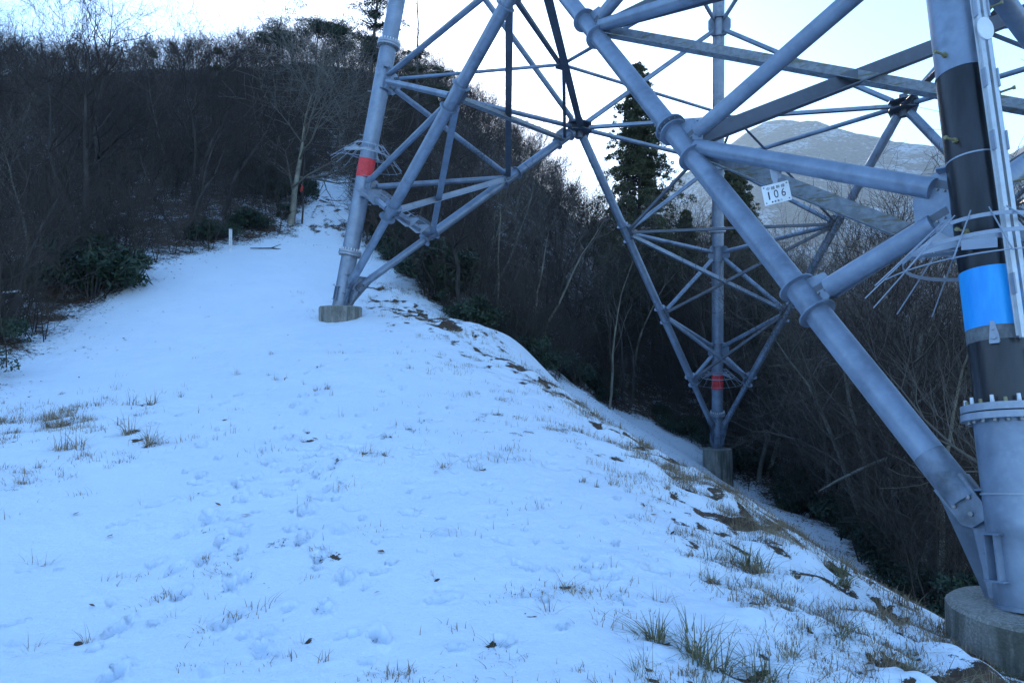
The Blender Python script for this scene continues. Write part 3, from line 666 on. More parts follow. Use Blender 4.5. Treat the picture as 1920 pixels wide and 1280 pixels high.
def ground():
    ang = np.concatenate([np.arange(-180, -60, 3.), np.arange(-60, -44, .5), np.arange(-44, 44, .115), np.arange(44, 60, .5), np.arange(60, 180, 3.)])
    ang = np.radians(ang)
    rad = [0.02]
    while rad[-1] < 4200:
        r = rad[-1]; rad.append(r*(1.0042 if 3 < r < 36 else (1.012 if r < 110 else 1.06)) if r > 3 else r*1.18)
    rad = np.array(rad); A, R = np.meshgrid(ang, rad, indexing='ij')
    X = (R*np.sin(A)).ravel(); Y = (R*np.cos(A)).ravel(); Z = hfull(X, Y)
    fcov = []
    for (fx, fy, a, wx, ly, dp) in FOOT:
        m = (np.abs(X-fx) < .5) & (np.abs(Y-fy) < .5); i = np.where(m)[0]
        if not len(i): continue
        wx *= .85; ly *= .85
        x = X[i]-fx; y = Y[i]-fy; p = (x*cos(a)+y*sin(a))/ly; q = (-x*sin(a)+y*cos(a))/wx
        d = np.sqrt(p*p+q*q)+vnoise(X[i]*25, Y[i]*25, 77)*.7
        fcov.append((i, .20/(1+np.exp((d-1)*6)))); dp = dp*1.7
        Z[i] -= dp*(1/(1+np.exp((d-1)*10))) - dp*.25*np.exp(-((d-1.35)/.25)**2)
    sd = clear_sd(X, Y); cd = crest_sd(X, Y)
    tk = 1.06+fbm(X*.55, Y*.55, 3, 91)*.55; tk = np.clip(tk, .84, 1.3)
    cov = np.where(sd < 0, .33+.42*np.exp(sd/.6), np.minimum(tk, .80+sd*.3))
    c = np.exp(-((cd+.25)/1.0)**2)*np.clip(sd*.8, 0, 1); c2 = np.exp(-((cd+.9)/1.9)**2)*np.clip(sd, 0, 1)
    pn = fbm(X*4.5, Y*4.5, 4, 5); pl = fbm(X*1.1, Y*1.1, 2, 8)
    cov -= c*np.clip(.26+pn*1.0+pl*.55, 0, .95)+c2*np.clip(pn*1.1-.16+pl*.4, 0, .6)
    path = np.exp(-((X+8.3+(Y-31)*.2)**2)/1.2)*np.clip((Y-29)/2, 0, 1)*np.clip((43-Y)/2, 0, 1)*(sd > 0); cov -= path*.62*np.clip(.5+fbm(X*3.5, Y*1.6, 3, 6)*1.6, 0, 1.2); lf = np.exp(-((X+Y*.52)/1.2)**2)*np.exp(-((Y-10.3)/2.2)**2); cov -= lf*.12
    low = np.exp(-((X-3.4)**2/.7+(Y-4.6)**2/1.2)); cov -= low*.6
    for i, m_ in fcov: cov[i] -= m_
    for (x, y, s, g) in TUFT_XY:
        i = np.where((np.abs(X-x) < 1) & (np.abs(Y-y) < 1))[0]
        if len(i):
            d = np.hypot((X[i]-x), (Y[i]-y)*1.0)/(s*.42)
            cov[i] -= .95*np.exp(-d*d)*np.clip(.35+fbm(X[i]*17, Y[i]*17, 2, 13)*2.6, 0, 1.3); Z[i] -= .02*np.exp(-d*d)*(s/.2)
    na, nr_ = len(ang), len(rad); i, j = np.meshgrid(np.arange(na), np.arange(nr_-1), indexing='ij'); i2 = (i+1) % na
    Q = np.stack([(i*nr_+j), (i*nr_+j+1), (i2*nr_+j+1), (i2*nr_+j)], -1).reshape(-1, 4)
    o = npobj('ground', np.c_[X, Y, Z], Q, M['ground'], smooth=True)
    at = o.data.attributes.new('snow', 'FLOAT', 'POINT'); at.data.foreach_set('value', cov.astype(np.float32))
    tag(o, None, None, None, 'structure')
    return o
ground()
# ------------------------------------------------------------------ mountain
def mountain():
    px = np.array([700, 1100, 1250, 1330, 1400, 1440, 1480, 1540, 1600, 1680, 1740, 1800, 1890, 1960, 2100, 2400, 3200])
    el = np.array([.15, .2, .25, .29, .315, .328, .330, .322, .304, .284, .274, .262, .246, .256, .28, .25, .15])
    az = np.arctan((px-960)/1320.)
    a = np.linspace(az[0], 1.35, 560); e = np.interp(a, az, el)
    e = e+fbm(a*40, a*0, 5, 61)*.004
    t = np.linspace(0, 1, 150)
    A, T = np.meshgrid(a, t, indexing='ij'); E = np.repeat(e[:, None], len(t), 1)
    R = 700+1500*T; top = E*1650/np.cos(A)*np.cos(A)
    prof = np.where(T < .63, (T/.63)**1.45, 1-((T-.63)/.37)**1.5*.5)
    rid = fbm(A*26, R*.003, 5, 71); X = R*np.sin(A); Y = R*np.cos(A)
    Z = -72+(top+72)*prof+rid*22*np.sin(np.clip(T/.63, 0, 1)*math.pi)
    na, nt = len(a), len(t); i, j = np.meshgrid(np.arange(na-1), np.arange(nt-1), indexing='ij')
    Q = np.stack([i*nt+j, i*nt+j+1, (i+1)*nt+j+1, (i+1)*nt+j], -1).reshape(-1, 4)
    o = npobj('mountain', np.c_[X.ravel(), Y.ravel(), Z.ravel()], Q, M['mountain'], smooth=True); tag(o, kind='structure')
mountain()
# ------------------------------------------------------------------ vegetation
def gen_tree(seed, H, stems=1, spread=1.0, lean=(0, 0), dens=1.0, lev=3, r0=None, up=.14, wig=.16, rmin=.004, lf=1.0):
    R = random.Random(seed); T = []; C = []
    def rnd(): return Vector((R.gauss(0, 1), R.gauss(0, 1), R.gauss(0, 1)))
    def br(p, d, L, r, l):
        n = (8, 6, 4, 3)[l]; step = L/n; out = T if l == 0 else C
        for i in range(n):
            d = (d+rnd()*wig*(.7 if l == 0 else 1)+Vector((0, 0, up if l else .05))).normalized()
            q = p+d*step; ra = max(rmin, r*(1-i/n*.93)); rb = max(rmin*.8, r*(1-(i+1)/n*.93))
            out.append((*p, *q, ra, rb)); p = q
            if l < lev:
                k = ((0, 1, 2, 2, 3, 3, 4, 4)[i] if l == 0 else (0, 2, 2, 2, 2, 3)[i] if l == 1 else (1, 2, 2, 2)[i])
                k = int(k*dens+R.random())
                for _ in range(k):
                    ang = radians(R.uniform(28, 62))*spread; s = d.cross(rnd()).normalized()
                    dd = (d*cos(ang)+s*sin(ang)).normalized()
                    f = (.50, .52, .5)[l]*lf*R.uniform(.65, 1.15)*(1-.35*i/n if l == 0 else 1)
                    br(p, dd, L*f, max(rmin, (rb+r*.12)*(.55 if l == 0 else .5)), l+1)
    r0 = r0 or H*.0125
    for s in range(stems):
        a = R.uniform(0, 6.28); d = Vector((lean[0]+(.22*cos(a) if stems > 1 else 0), lean[1]+(.22*sin(a) if stems > 1 else 0), 1)).normalized()
        br(Vector((.12*cos(a)*(stems > 1), .12*sin(a)*(stems > 1), -.25)), d, H*R.uniform(.78, 1)*.8, r0*R.uniform(.7, 1), 0)
    return np.array(T), np.array(C)
def tree_meshes(seed, bark, twig, **kw):
    T, C = gen_tree(seed, **kw); V, Q = segs_mesh(T, 8); a = npmesh('trunk', V, Q, bark, True)
    V, Q = segs_mesh(C, 3); b = npmesh('crown', V, Q, twig); return a, b
def plant(name, meshes, loc, rz, sc, label, cat, group=None, tilt=0, parts=('trunk', 'crown')):
    r = empty(name, loc, rz); r.scale = (sc, sc, sc); r.rotation_euler = (tilt, tilt*.5, rz)
    for nm, me in zip(parts, meshes): link(bpy.data.objects.new(nm, me), r)
    return tag(r, label, cat, group)
VAR = [tree_meshes(100+k, M['bark'], M['twig'], H=h, stems=s, spread=sp*1.12, dens=dn, up=.08+.03*(k%2), wig=.2) for k, (h, s, sp, dn) in enumerate(
      [(9, 1, 1, .9), (10, 2, .9, .75), (8, 3, .9, .6), (11, 1, 1.05, .9), (9.5, 2, 1.05, .7), (7, 3, 1, .6)])]
VARP = [tree_meshes(140+k, M['bark_pale'], M['twig_pale'], H=h, stems=s, spread=sp, dens=dn, lean=l) for k, (h, s, sp, dn, l) in enumerate(
      [(10, 1, 1, .8, (.1, -.1)), (10, 2, 1.0, .65, (.25, -.05)), (9, 2, 1.1, .7, (.05, -.2))])]
rg = random.Random(77)
def scatter(n, box, cond, mind, tries=14000):
    out = []; r = np.random.default_rng(rg.randrange(10**6)); xs = r.uniform(box[0], box[1], tries); ys = r.uniform(box[2], box[3], tries); cs = clear_sd(xs, ys)
    for x, y, c in zip(xs, ys, cs):
        if len(out) >= n: break
        if not cond(x, y, c): continue
        if any((x-a)**2+(y-b)**2 < mind*mind for a, b in out): continue
        out.append((float(x), float(y)))
    return out
def in_view(x, y, m=.80): return abs(x/max(y, .1)) < m
CSD = {}
def csd(x, y): return float(clear_sd(np.array([x]), np.array([y]))[0])
# left wood
P = scatter(125, (-48, -8.5, 9, 62), lambda x, y, c: in_view(x, y) and c < -1.1 and x < -8.2 and math.hypot(x+9.9, y-31) > 2.0 and not (abs(x/y+.318) < .065 and y < 31.5), 2.3)
lab_left = 'slender bare tree in the dense dark wood left of the path'
for x, y in P:
    v = (VAR+VARP[:1])[rg.randrange(7)]; plant('bare_tree', v, (x, y, hpt(x, y)), rg.uniform(0, 6.28), rg.uniform(.72, 1.05)*(.8 if y < 20 or y > 42 else 1), lab_left, 'tree', 'bare trees of the wood left of the path', rg.uniform(-.08, .08))
P = scatter(80, (-8.2, 18, 24, 62), lambda x, y, c: c < -1.3 and in_view(x, y), 2.4)
lab_mid = 'bare twiggy tree in the wood behind the tower\'s left and middle legs'
for x, y in P:
    v = (VAR+VARP)[rg.randrange(9)]; plant('bare_tree', v, (x, y, hpt(x, y)), rg.uniform(0, 6.28), rg.uniform(.75, 1.05)*(.85 if y > 45 else 1), lab_mid, 'tree', 'bare trees of the wood behind the tower', rg.uniform(-.1, .1))
P = scatter(105, (6.5, 36, 8.5, 50), lambda x, y, c: c < -1.2 and in_view(x, y) and x > 9+(y-30)*.12-(8 if y < 22 else 0) and y > 8.5 and math.hypot(x, y) > 11, 2.1)
lab_right = 'bare grey tree leaning out of the steep wooded slope right of the tower'
for x, y in P:
    v = (VARP+VAR[:2])[rg.randrange(5)]; plant('bare_tree', v, (x, y, hpt(x, y)), rg.uniform(-.6, .9), rg.uniform(1.0, 1.35)*(.85 if y < 17 else 1), lab_right, 'tree', 'bare trees of the steep slope on the right', rg.uniform(-.06, .1))
# the pale tree beside the path
M['twig_light'] = mottled('light_twigs', (.11, .10, .085), (.20, .18, .155), .5, .9, 0, 0)
M['bark_light'] = mottled('light_bark', (.15, .135, .105), (.30, .27, .21), 3, .9, 0, .5, .01, vs=(1, 1, .5))
mt = list(tree_meshes(203, M['bark_light'], M['twig_light'], H=8.6, stems=1, spread=1.2, dens=.92, lean=(.10, 0), up=.07, r0=.19, wig=.12, rmin=.008, lf=1.3))
ST = plant('bare_tree', mt, (-9.75, 30.8, hpt(-9.75, 30.8)), 0.3, 1, 'pale-barked bare tree with wide spreading crown at the path\'s left edge', 'tree')
def limb(pts, r0, r1, n=7):
    S = []
    for k in range(len(pts)-1):
        a = r0+(r1-r0)*k/(len(pts)-1); b = r0+(r1-r0)*(k+1)/(len(pts)-1); S.append((*pts[k], *pts[k+1], a, b))
    return S
V, Q = segs_mesh(limb([(.1, 0, 1.6), (.9, -.3, 2.1), (1.8, -.6, 2.45), (2.8, -.8, 3.0), (3.6, -.9, 3.2)], .05, .015)+limb([(1.8, -.6, 2.45), (2.6, -1, 2.4), (3.2, -1.2, 2.7)], .02, .008), 6)
o = npobj('low_limb', V, Q, M['twig_pale'], ST, smooth=True); o.rotation_euler = (0, 0, -.3)
_rz = [.0, -.3, .2, .4, -.1, .1, -.4, .3, 0, .2, -.2]
M['bark_light'] = mottled('light_bark', (.15, .135, .105), (.30, .27, .21), 3, .9, 0, .5, .01, vs=(1, 1, .5))
VL = [tree_meshes(700+k, M['bark_light'], M['twig_pale'], H=h, stems=st_, spread=1, dens=.55, lean=(ln, -.05), wig=.13, r0=.10) for k, (h, ln, st_) in enumerate([(9.5, .28, 1), (10.5, .16, 1), (8.5, .34, 2)])]
for k, (px, Y, sc) in enumerate([(1548, 21, 1.0), (1598, 17.5, .95), (1640, 14.5, .9), (1690, 15, 1.0), (1735, 12.8, .85), (1470, 26, 1.1), (1430, 31, 1.1), (1085, 31.5, 1.0), (1000, 33, 1.1), (1170, 37, 1.1), (930, 31, .9)]):
    x, y = (px-960)/1320.17*Y, Y
    if csd(x, y) > -.6: x += 1.4; y += .8
    rt_ = 'right of the big diagonal brace' if px > 1400 else 'behind the far leg'
    plant('bare_tree', VL[k % 3], (x, y, hpt(x, y)), _rz[k], sc, 'light-barked leaning tree standing out against the dark wood '+rt_, 'tree', 'light-barked leaning trees '+rt_)
# dead snag rising above the pines
def leaf_cloud(centers, rad, n, size, flat=.6, seed=0, up=0.0):
    r = np.random.default_rng(seed); V = []; c = np.asarray(centers, float); rad = np.asarray(rad, float)
    idx = r.integers(0, len(c), n*len(c)); d = r.normal(size=(len(idx), 3)); d /= np.linalg.norm(d, axis=1, keepdims=True)
    p = c[idx]+d*(rad[idx]*r.uniform(.25, 1, len(idx))**.6)[:, None]*np.array([1, 1, flat])
    t = r.normal(size=(len(idx), 3))+d*.8+np.array([0, 0, up]); t /= np.linalg.norm(t, axis=1, keepdims=True)
    s = np.cross(t, r.normal(size=(len(idx), 3))); s /= np.linalg.norm(s, axis=1, keepdims=True)
    L = size[0]*r.uniform(.6, 1.3, len(idx))[:, None]; W = size[1]*r.uniform(.7, 1.2, len(idx))[:, None]
    V = np.stack([p-t*L/2, p+s*W/2, p+t*L/2, p-s*W/2], 1).reshape(-1, 3); b = np.arange(len(idx))[:, None]*4
    return V, b+np.array([[0, 1, 2, 3]])
def pine(seed, H, W, layers, flat=.32, leafy='needle', bare=.55, n=90, cone=False, lsz=(.17, .045)):
    R = random.Random(seed); S = []; cen = []; rad = []
    p = Vector((0, 0, -.3)); d = Vector((0, 0, 1)); N_ = 10; pts = [p.copy()]
    for i in range(N_):
        d = (d+Vector((R.gauss(0, .05), R.gauss(0, .05), .1))).normalized(); p = p+d*H/N_; pts.append(p.copy())
    T = [(*pts[k], *pts[k+1], H*.016*(1-k/N_*.85), H*.016*(1-(k+1)/N_*.85)) for k in range(N_)]
    for l in range(layers):
        f = bare+(1-bare)*(l+.5+(R.uniform(-.9, .9) if cone else 0))/layers; f = min(.985, max(.05, f)); z = f*H; k = min(N_-1, int(f*N_)); base = pts[k].lerp(pts[k+1], f*N_-k)
        w = W*(min(1, 1-(f-bare)/(1-bare))**.85*R.uniform(.75, 1.1)+.06 if cone else (1-.55*((f-bare)/(1-bare))**2))
        for j in range(R.randint(4, 6) if not cone else R.randint(3, 5)):
            a = R.uniform(0, 6.28); L = w*R.uniform(.35, 1.1); e = base+Vector((cos(a)*L, sin(a)*L, L*(-.18 if cone else .28)))
            m = base.lerp(e, .5)+Vector((0, 0, .06*L))
            S += [(*base, *m, .03+H*.002, .025), (*m, *e, .025, .01)]
            for t in np.arange(.2, 1.05, .10 if cone else .24):
                q = base.lerp(e, t); cen.append((q.x+R.gauss(0, .12*w), q.y+R.gauss(0, .12*w), q.z+.05)); rad.append((.34+.1*R.random())*(W/2.2 if not cone else (.34+.26*w/W)))
    V1, Q1 = segs_mesh(np.array(T), 8); V2, Q2 = segs_mesh(np.array(S), 4); V3, Q3 = leaf_cloud(cen, rad, n, lsz, flat, seed, .2)
    return npmesh('trunk', V1, Q1, M['bark'], True), npmesh('branches', V2, Q2, M['bark']), npmesh('foliage', V3, Q3, M[leafy])
PP = ('trunk', 'branches', 'foliage')
def evergreen(name, me, x, y, rz, sc, label, dz=0): plant(name, me, (x, y, hpt(x, y)+dz), rz, sc, label, 'tree', None, 0, PP)
XY = lambda px, Y: ((px-960)/1320.17*Y, Y)
umb = [pine(1, 11, 4.3, 4, .30, 'needle', .76, 200), pine(2, 10.5, 4.4, 3, .28, 'needle', .8, 200)]
evergreen('pine_tree', umb[0], *XY(512, 58), 0, .76, 'flat-topped dark pine on the skyline, leftmost of the spreading pines', .0)
evergreen('pine_tree', umb[1], *XY(572, 57), 1, .86, 'flat-topped pine with the highest round crown of the skyline pines')
evergreen('pine_tree', umb[0], *XY(632, 58), 2, .75, 'flat-topped skyline pine nearest the tower\'s left leg')
tall = pine(3, 13, 2.2, 7, .4, 'needle', .45, 90)
evergreen('pine_tree', tall, *XY(693, 52), 0, 1.16, 'tall open pine on the skyline left of the tower\'s left leg')
t2 = pine(4, 9, 1.7, 6, .45, 'cedar', .35, 80)
evergreen('pine_tree', t2, *XY(775, 50), 1, 1.0, 'slim pine right behind the tower\'s left leg', 0)
evergreen('pine_tree', t2, *XY(835, 48), 2, 1.1, 'small airy pine seen through the left leg\'s braces')
evergreen('pine_tree', t2, *XY(870, 44), 3, .72, 'lowest small pine right of the left leg')
con = pine(5, 7, 1.3, 12, .5, 'cedar', .12, 70, True)
evergreen('conifer_tree', con, *XY(410, 54), 0, 1.0, 'small yellow-green conifer among the bare trees on the skyline')
evergreen('conifer_tree', con, *XY(262, 56), 1, 1.05, 'dark conifer top poking from the left wood')
def cedar(seed, H, W, nb):
    R = random.Random(seed); S = []; cen = []; rad = []
    T = [(.04*sin(k), .03*cos(k*2), H*k/12-.3, .04*sin(k+1), .03*cos(k*2+2), H*(k+1)/12-.3, .2*(1-k/12.5), .2*(1-(k+1)/12.5)) for k in range(12)]
    for j in range(nb):
        f = R.random()**.8*.97+.03; z = H*f; a = R.uniform(0, 6.28); lob = 1+.28*sin(3*a+z*.9+seed)+.2*sin(7*a-z*1.7)
        L = W*(1-f)**.72*lob*R.uniform(.5, 1.05)+.12; dz = -.22*L+R.gauss(0, .1)
        S += [(0, 0, z, .5*L*cos(a), .5*L*sin(a), z+.06*L, .022, .014), (.5*L*cos(a), .5*L*sin(a), z+.06*L, L*cos(a), L*sin(a), z+dz, .014, .006)]
        for t in (.35, .55, .75, .92, 1.05):
            if L*t < .15 and f < .9: continue
            cen.append((L*t*cos(a)+R.gauss(0, .1), L*t*sin(a)+R.gauss(0, .1), z+dz*t*t+.05+R.gauss(0, .08))); rad.append(R.uniform(.16, .34)*(.6+.6*(1-f)))
    V1, Q1 = segs_mesh(np.array(T), 8); V2, Q2 = segs_mesh(np.array(S), 4); V3, Q3 = leaf_cloud(cen, rad, 38, (.20, .05), .75, seed, -.2)
    return npmesh('trunk', V1, Q1, M['bark'], True), npmesh('branches', V2, Q2, M['bark']), npmesh('foliage', V3, Q3, M['cedar'])
ced = cedar(6, 17, 3.9, 680)

evergreen('cedar_tree', ced, *XY(1203, 42), 0, 1.0, 'tall pointed cedar rising behind the lattice between two tower legs', 1.0)
evergreen('cedar_tree', ced, *XY(1385, 45), 1.7, .92, 'second cedar half hidden behind the far leg', .0)
evergreen('cedar_tree', ced, *XY(1290, 40), 2.7, .58, 'short dense cedar between the two taller cedars', .5)
evergreen('cedar_tree', ced, *XY(1440, 36), .7, .62, 'bushy cedar right of the far leg below the number sign', 0)
sn = []
for pts, a, b in (([(0, 0, -.3), (.1, 0, 5), (0, 0, 9), (.15, 0, 12.5), (-.1, 0, 14.2), (.3, 0, 15.6), (.35, 0, 17)], .17, .04), ([(.05, 0, 13.8), (-.8, .1, 15), (-1.8, .1, 15.4), (-2.6, .1, 15.5)], .06, .02), ([(.1, 0, 13), (.8, 0, 14), (1.7, .1, 14.9), (2.3, .1, 15.1)], .05, .015), ([(-.1, 0, 15), (-.2, 0, 16), (-.5, 0, 17)], .04, .02)): sn += limb(pts, a, b)
V, Q = segs_mesh(sn, 7); o = npobj('dead_tree', V, Q, M['bark'], None, (*XY(518, 57), hpt(*XY(518, 57))), True); o.scale = (.62, .62, .56); tag(o, 'leafless dead snag standing above the flat-topped pines', 'tree')
sn = limb([(0, 0, -.3), (.1, 0, 4), (0, 0, 8), (.1, 0, 12), (-.05, 0, 15)], .13, .03)
for k in range(16):
    z = 5+k*.6; a = k*2.4; sn += limb([(0, 0, z), (.5*cos(a), .5*sin(a), z+.1), (1.1*cos(a), 1.1*sin(a), z+.5)], .025, .008)
V, Q = segs_mesh(sn, 6); o = npobj('dead_tree', V, Q, M['bark'], None, (*XY(782, 47), hpt(*XY(782, 47))), True); tag(o, 'thin dead conifer spike right of the tower\'s left leg', 'tree')
# evergreen shrubs along the edges
def shrub(seed, n=26, H=1.1, W=1.0, leaves=95, size=(.13, .05)):
    R = random.Random(seed); cen = []; S = []
    for k in range(n):
        a = R.uniform(0, 6.28); r = W*math.sqrt(R.random())*.8; z = H*R.uniform(.25, 1)*(1-.35*(r/W)**2); cen.append((r*cos(a), r*sin(a), z))
        S += limb([(r*.15*cos(a), r*.15*sin(a), -.15), (r*.6*cos(a), r*.6*sin(a), z*.5), (r*cos(a), r*sin(a), z)], .014, .006)
    V1, Q1 = segs_mesh(S, 4); V, Q = leaf_cloud(cen, [.26*W]*n, leaves, size, .75, seed, .3)
    return npmesh('stems', V1, Q1, M['bark']), npmesh('foliage', V, Q, M['leaf'])
SH = [shrub(300), shrub(301, 20, 1.4, .8), shrub(302, 34, .8, 1.3, 90, (.10, .045)), shrub(303, 30, 1.2, 1.1, 80, (.18, .055))]
def edge_pts(i0, i1, step, off):
    out = []; 
    for k in range(i0, i1):
        a = CLEAR[k]; b = CLEAR[k+1]; L = np.hypot(*(b-a)); n = max(1, int(L/step)); t = (b-a)/L; nrm = np.array([-t[1], t[0]])
        for j in range(n):
            p = a+(b-a)*(j+rg.random())/n
            o = off[0]+rg.random()*(off[1]-off[0]); q = p+nrm*o
            if csd(*q) > 0: q = p-nrm*o
            if csd(*q) < -.3: out.append(q)
    return out
for nm, i0, i1, lb, gp in (('left', 2, 10, 'low dark evergreen shrub edging the snow left of the path', 'evergreen shrubs along the left edge'), ('mid', 11, 18, 'dark evergreen shrub edging the snow behind the left leg', 'evergreen shrubs behind the left leg'), ('right', 18, 27, 'dark evergreen shrub at the foot of the wood beyond the far leg', 'evergreen shrubs beyond the far leg')):
    for off in ((.7, 1.3), (1.6, 3.2)):
        for q in edge_pts(i0, i1, 1.25, off):
            if nm == 'left' and rg.random() < .5: continue
            if q[1] < 7.5 or (q[0] > 4 and q[1] < 9): continue
            if math.hypot(q[0]-8.4, q[1]-29.2) < 1.6: continue
            sc = rg.uniform(.55, 1.0)
            plant('evergreen_shrub', SH[rg.randrange(4)], (q[0], q[1], hpt(*q)), rg.uniform(0, 6.28), sc, lb, 'shrub', gp, 0, ('stems', 'foliage'))
q = (-3.35+.55, 25.2); plant('evergreen_shrub', SH[3], (q[0], q[1], hpt(*q)), 0, 1.5, 'largest laurel shrub, right of the left leg\'s footing', 'shrub', None, 0, ('stems', 'foliage'))
q = (-12.3, 20.6); plant('evergreen_shrub', SH[3], (q[0], q[1], hpt(*q)), 2, 1.45, 'tall laurel shrub standing in the left wood edge', 'shrub', None, 0, ('stems', 'foliage'))
# brush: thin stems and saplings nobody could count
def brush():
    S = []; r = random.Random(9); prot = [gen_tree(400+k, 3.6, 3, 1.0, dens=.55, lev=2, r0=.022, rmin=.0045, up=.1) for k in range(5)]
    prot = [np.concatenate([a, b]) for a, b in prot]; pts = []
    ys = np.random.default_rng(8).uniform(9, 84, 9000); xs = np.random.default_rng(7).uniform(-.8, .8, 9000)*ys; cs = clear_sd(xs, ys)
    for x, y, s in zip(xs, ys, cs):
        if len(pts) >= 2000: break
        if s > -.25 or (x > 5 and y < 10.5): continue
        if s < -9 and r.random() < .45 and y < 60: continue
        pts.append((x, y))
    Xs = np.array(pts); Zs = hfull(Xs[:, 0], Xs[:, 1], False)
    for (x, y), z in zip(pts, Zs):
        A = prot[r.randrange(5)].copy(); sc = r.uniform(.55, 1.25)*(1.6 if x > 8 else 1.2 if y > 55 else 1); a = r.uniform(0, 6.28); R = np.array([[cos(a), -sin(a)], [sin(a), cos(a)]])
        for c in (0, 3): A[:, c:c+2] = A[:, c:c+2] @ R.T
        A[:, :6] *= sc; A[:, [0, 3]] += x; A[:, [1, 4]] += y; A[:, [2, 5]] += z; S.append(A)
    V, Q = segs_mesh(np.concatenate(S), 3); o = npobj('brushwood', V, Q, M['brush']); tag(o, 'tangled brown brushwood and saplings filling the wood floor', 'brushwood', None, 'stuff')
brush()
def far_wood():
    r = random.Random(19); prot = [gen_tree(500+k, 8.5, 1, 1.0, dens=.62, lev=3, r0=.09, rmin=.012, up=.14) for k in range(4)]; prot = [np.concatenate([a, b]) for a, b in prot]; print('far segs', [len(p) for p in prot])
    pts = []
    for k in range(20000):
        if len(pts) >= 600: break
        y = r.uniform(58, 86); x = r.uniform(-.80, .42)*y
        if any((x-a)**2+(y-b)**2 < 2.6 for a, b in pts): continue
        pts.append((x, y))
    Xs = np.array(pts); Zs = hfull(Xs[:, 0], Xs[:, 1], False); S = []
    for (x, y), z in zip(pts, Zs):
        A = prot[r.randrange(4)].copy(); sc = r.uniform(.38, .62); a = r.uniform(0, 6.28); R = np.array([[cos(a), -sin(a)], [sin(a), cos(a)]])
        A = A[np.random.default_rng(r.randrange(9999)).uniform(0, 1, len(A)) < .62]
        for c in (0, 3): A[:, c:c+2] = A[:, c:c+2] @ R.T
        A[:, :6] *= sc; A[:, [0, 3]] += x; A[:, [1, 4]] += y; A[:, [2, 5]] += z; S.append(A)
    V, Q = segs_mesh(np.concatenate(S), 3); o = npobj('distant_wood', V, Q, M['twig']); tag(o, 'distant leafless wood covering the upper hillside and ridge', 'wood', None, 'stuff')
far_wood()
# grass ---------------------------------------------------------------
def blades(P, H, seed, w=.006, bend=.6, lean=None):
    """P (n,3) roots, H (n,) lengths -> bent tapering blades"""
    r = np.random.default_rng(seed); n = len(P); a = r.uniform(0, 6.28, n)
    d = np.stack([np.cos(a), np.sin(a), np.zeros(n)], 1) if lean is None else lean
    s = np.stack([-d[:, 1], d[:, 0], np.zeros(n)], 1); b = r.uniform(.05, bend, n)[:, None]; H = H[:, None]
    rows = []
    for k, t in enumerate((0, .35, .7, 1)):
        c = P+d*b*H*t**1.8+np.array([0, 0, 1])*H*(t-.35*b*t*t); ww = w*(1-t*.85)
        rows += [c-s*ww, c+s*ww]
    V = np.stack(rows, 1).reshape(-1, 3); B = np.arange(n)[:, None]*8
    Q = np.concatenate([B+np.array([[2*k, 2*k+1, 2*k+3, 2*k+2]]) for k in range(3)], 0); return V, Q
def make_tuft(k, size, green, n):
    r = np.random.default_rng(k); nc = r.integers(2, 5) if size > .15 else 1; cx = r.normal(0, size*.38, nc); cy = r.normal(0, size*.26, nc); ci = r.integers(0, nc, n)
    a = r.uniform(0, 6.28, n); q = np.sqrt(r.uniform(0, 1, n))*size*.22
    P = np.stack([cx[ci]+q*np.cos(a), cy[ci]+q*np.sin(a)*.8, np.full(n, -.05)], 1); b = r.uniform(0, 6.28)
    lean = np.stack([np.cos(a+r.normal(0, .9, n))+.5*cos(b), np.sin(a+r.normal(0, .9, n))+.5*sin(b), np.zeros(n)], 1)
    lean /= np.linalg.norm(lean, axis=1, keepdims=True)+1e-6
    H = (.25+r.beta(1.6, 2.6, n)*1.15)*size
    return blades(P, H+.03, k, .0028+.0028*(size > .2), 1.5, lean)
special = {2: 'lone green grass tuft poking through the snow at bottom centre', 0: 'dry straw-coloured grass tuft right of bottom centre', 19: 'left of two green grass clumps on the brow below the far pedestal', 20: 'right of two green grass clumps on the brow below the far pedestal', 5: 'largest ragged green grass clump in the lower right foreground',
           25: 'broad dry grass clump at the left edge of the snowfield', 45: 'thick green grass bank beside the nearest round footing'}
for k, (x, y, s, g) in enumerate(TUFT_XY):
    V, Q = make_tuft(600+k, s, g, int(16+150*s*(1.5 if g > .75 else .8)))
    o = npobj('grass_tuft', V, Q, M['grass_green'] if g > .55 else M['grass_dry'], None, (x, y, hpt(x, y)-.02))
    dry = g <= .55; reg = 'along the brow' if k >= 55 and k < 165 else ('on the left snowfield' if x < -1 else 'on the right foreground slope')
    lb = special.get(k, '%s grass tuft poking through the snow %s' % ('dry brown' if dry else 'green', reg))
    tag(o, lb, 'grass tuft', None if k in special else '%s grass tufts %s' % ('dry' if dry else 'green', reg))
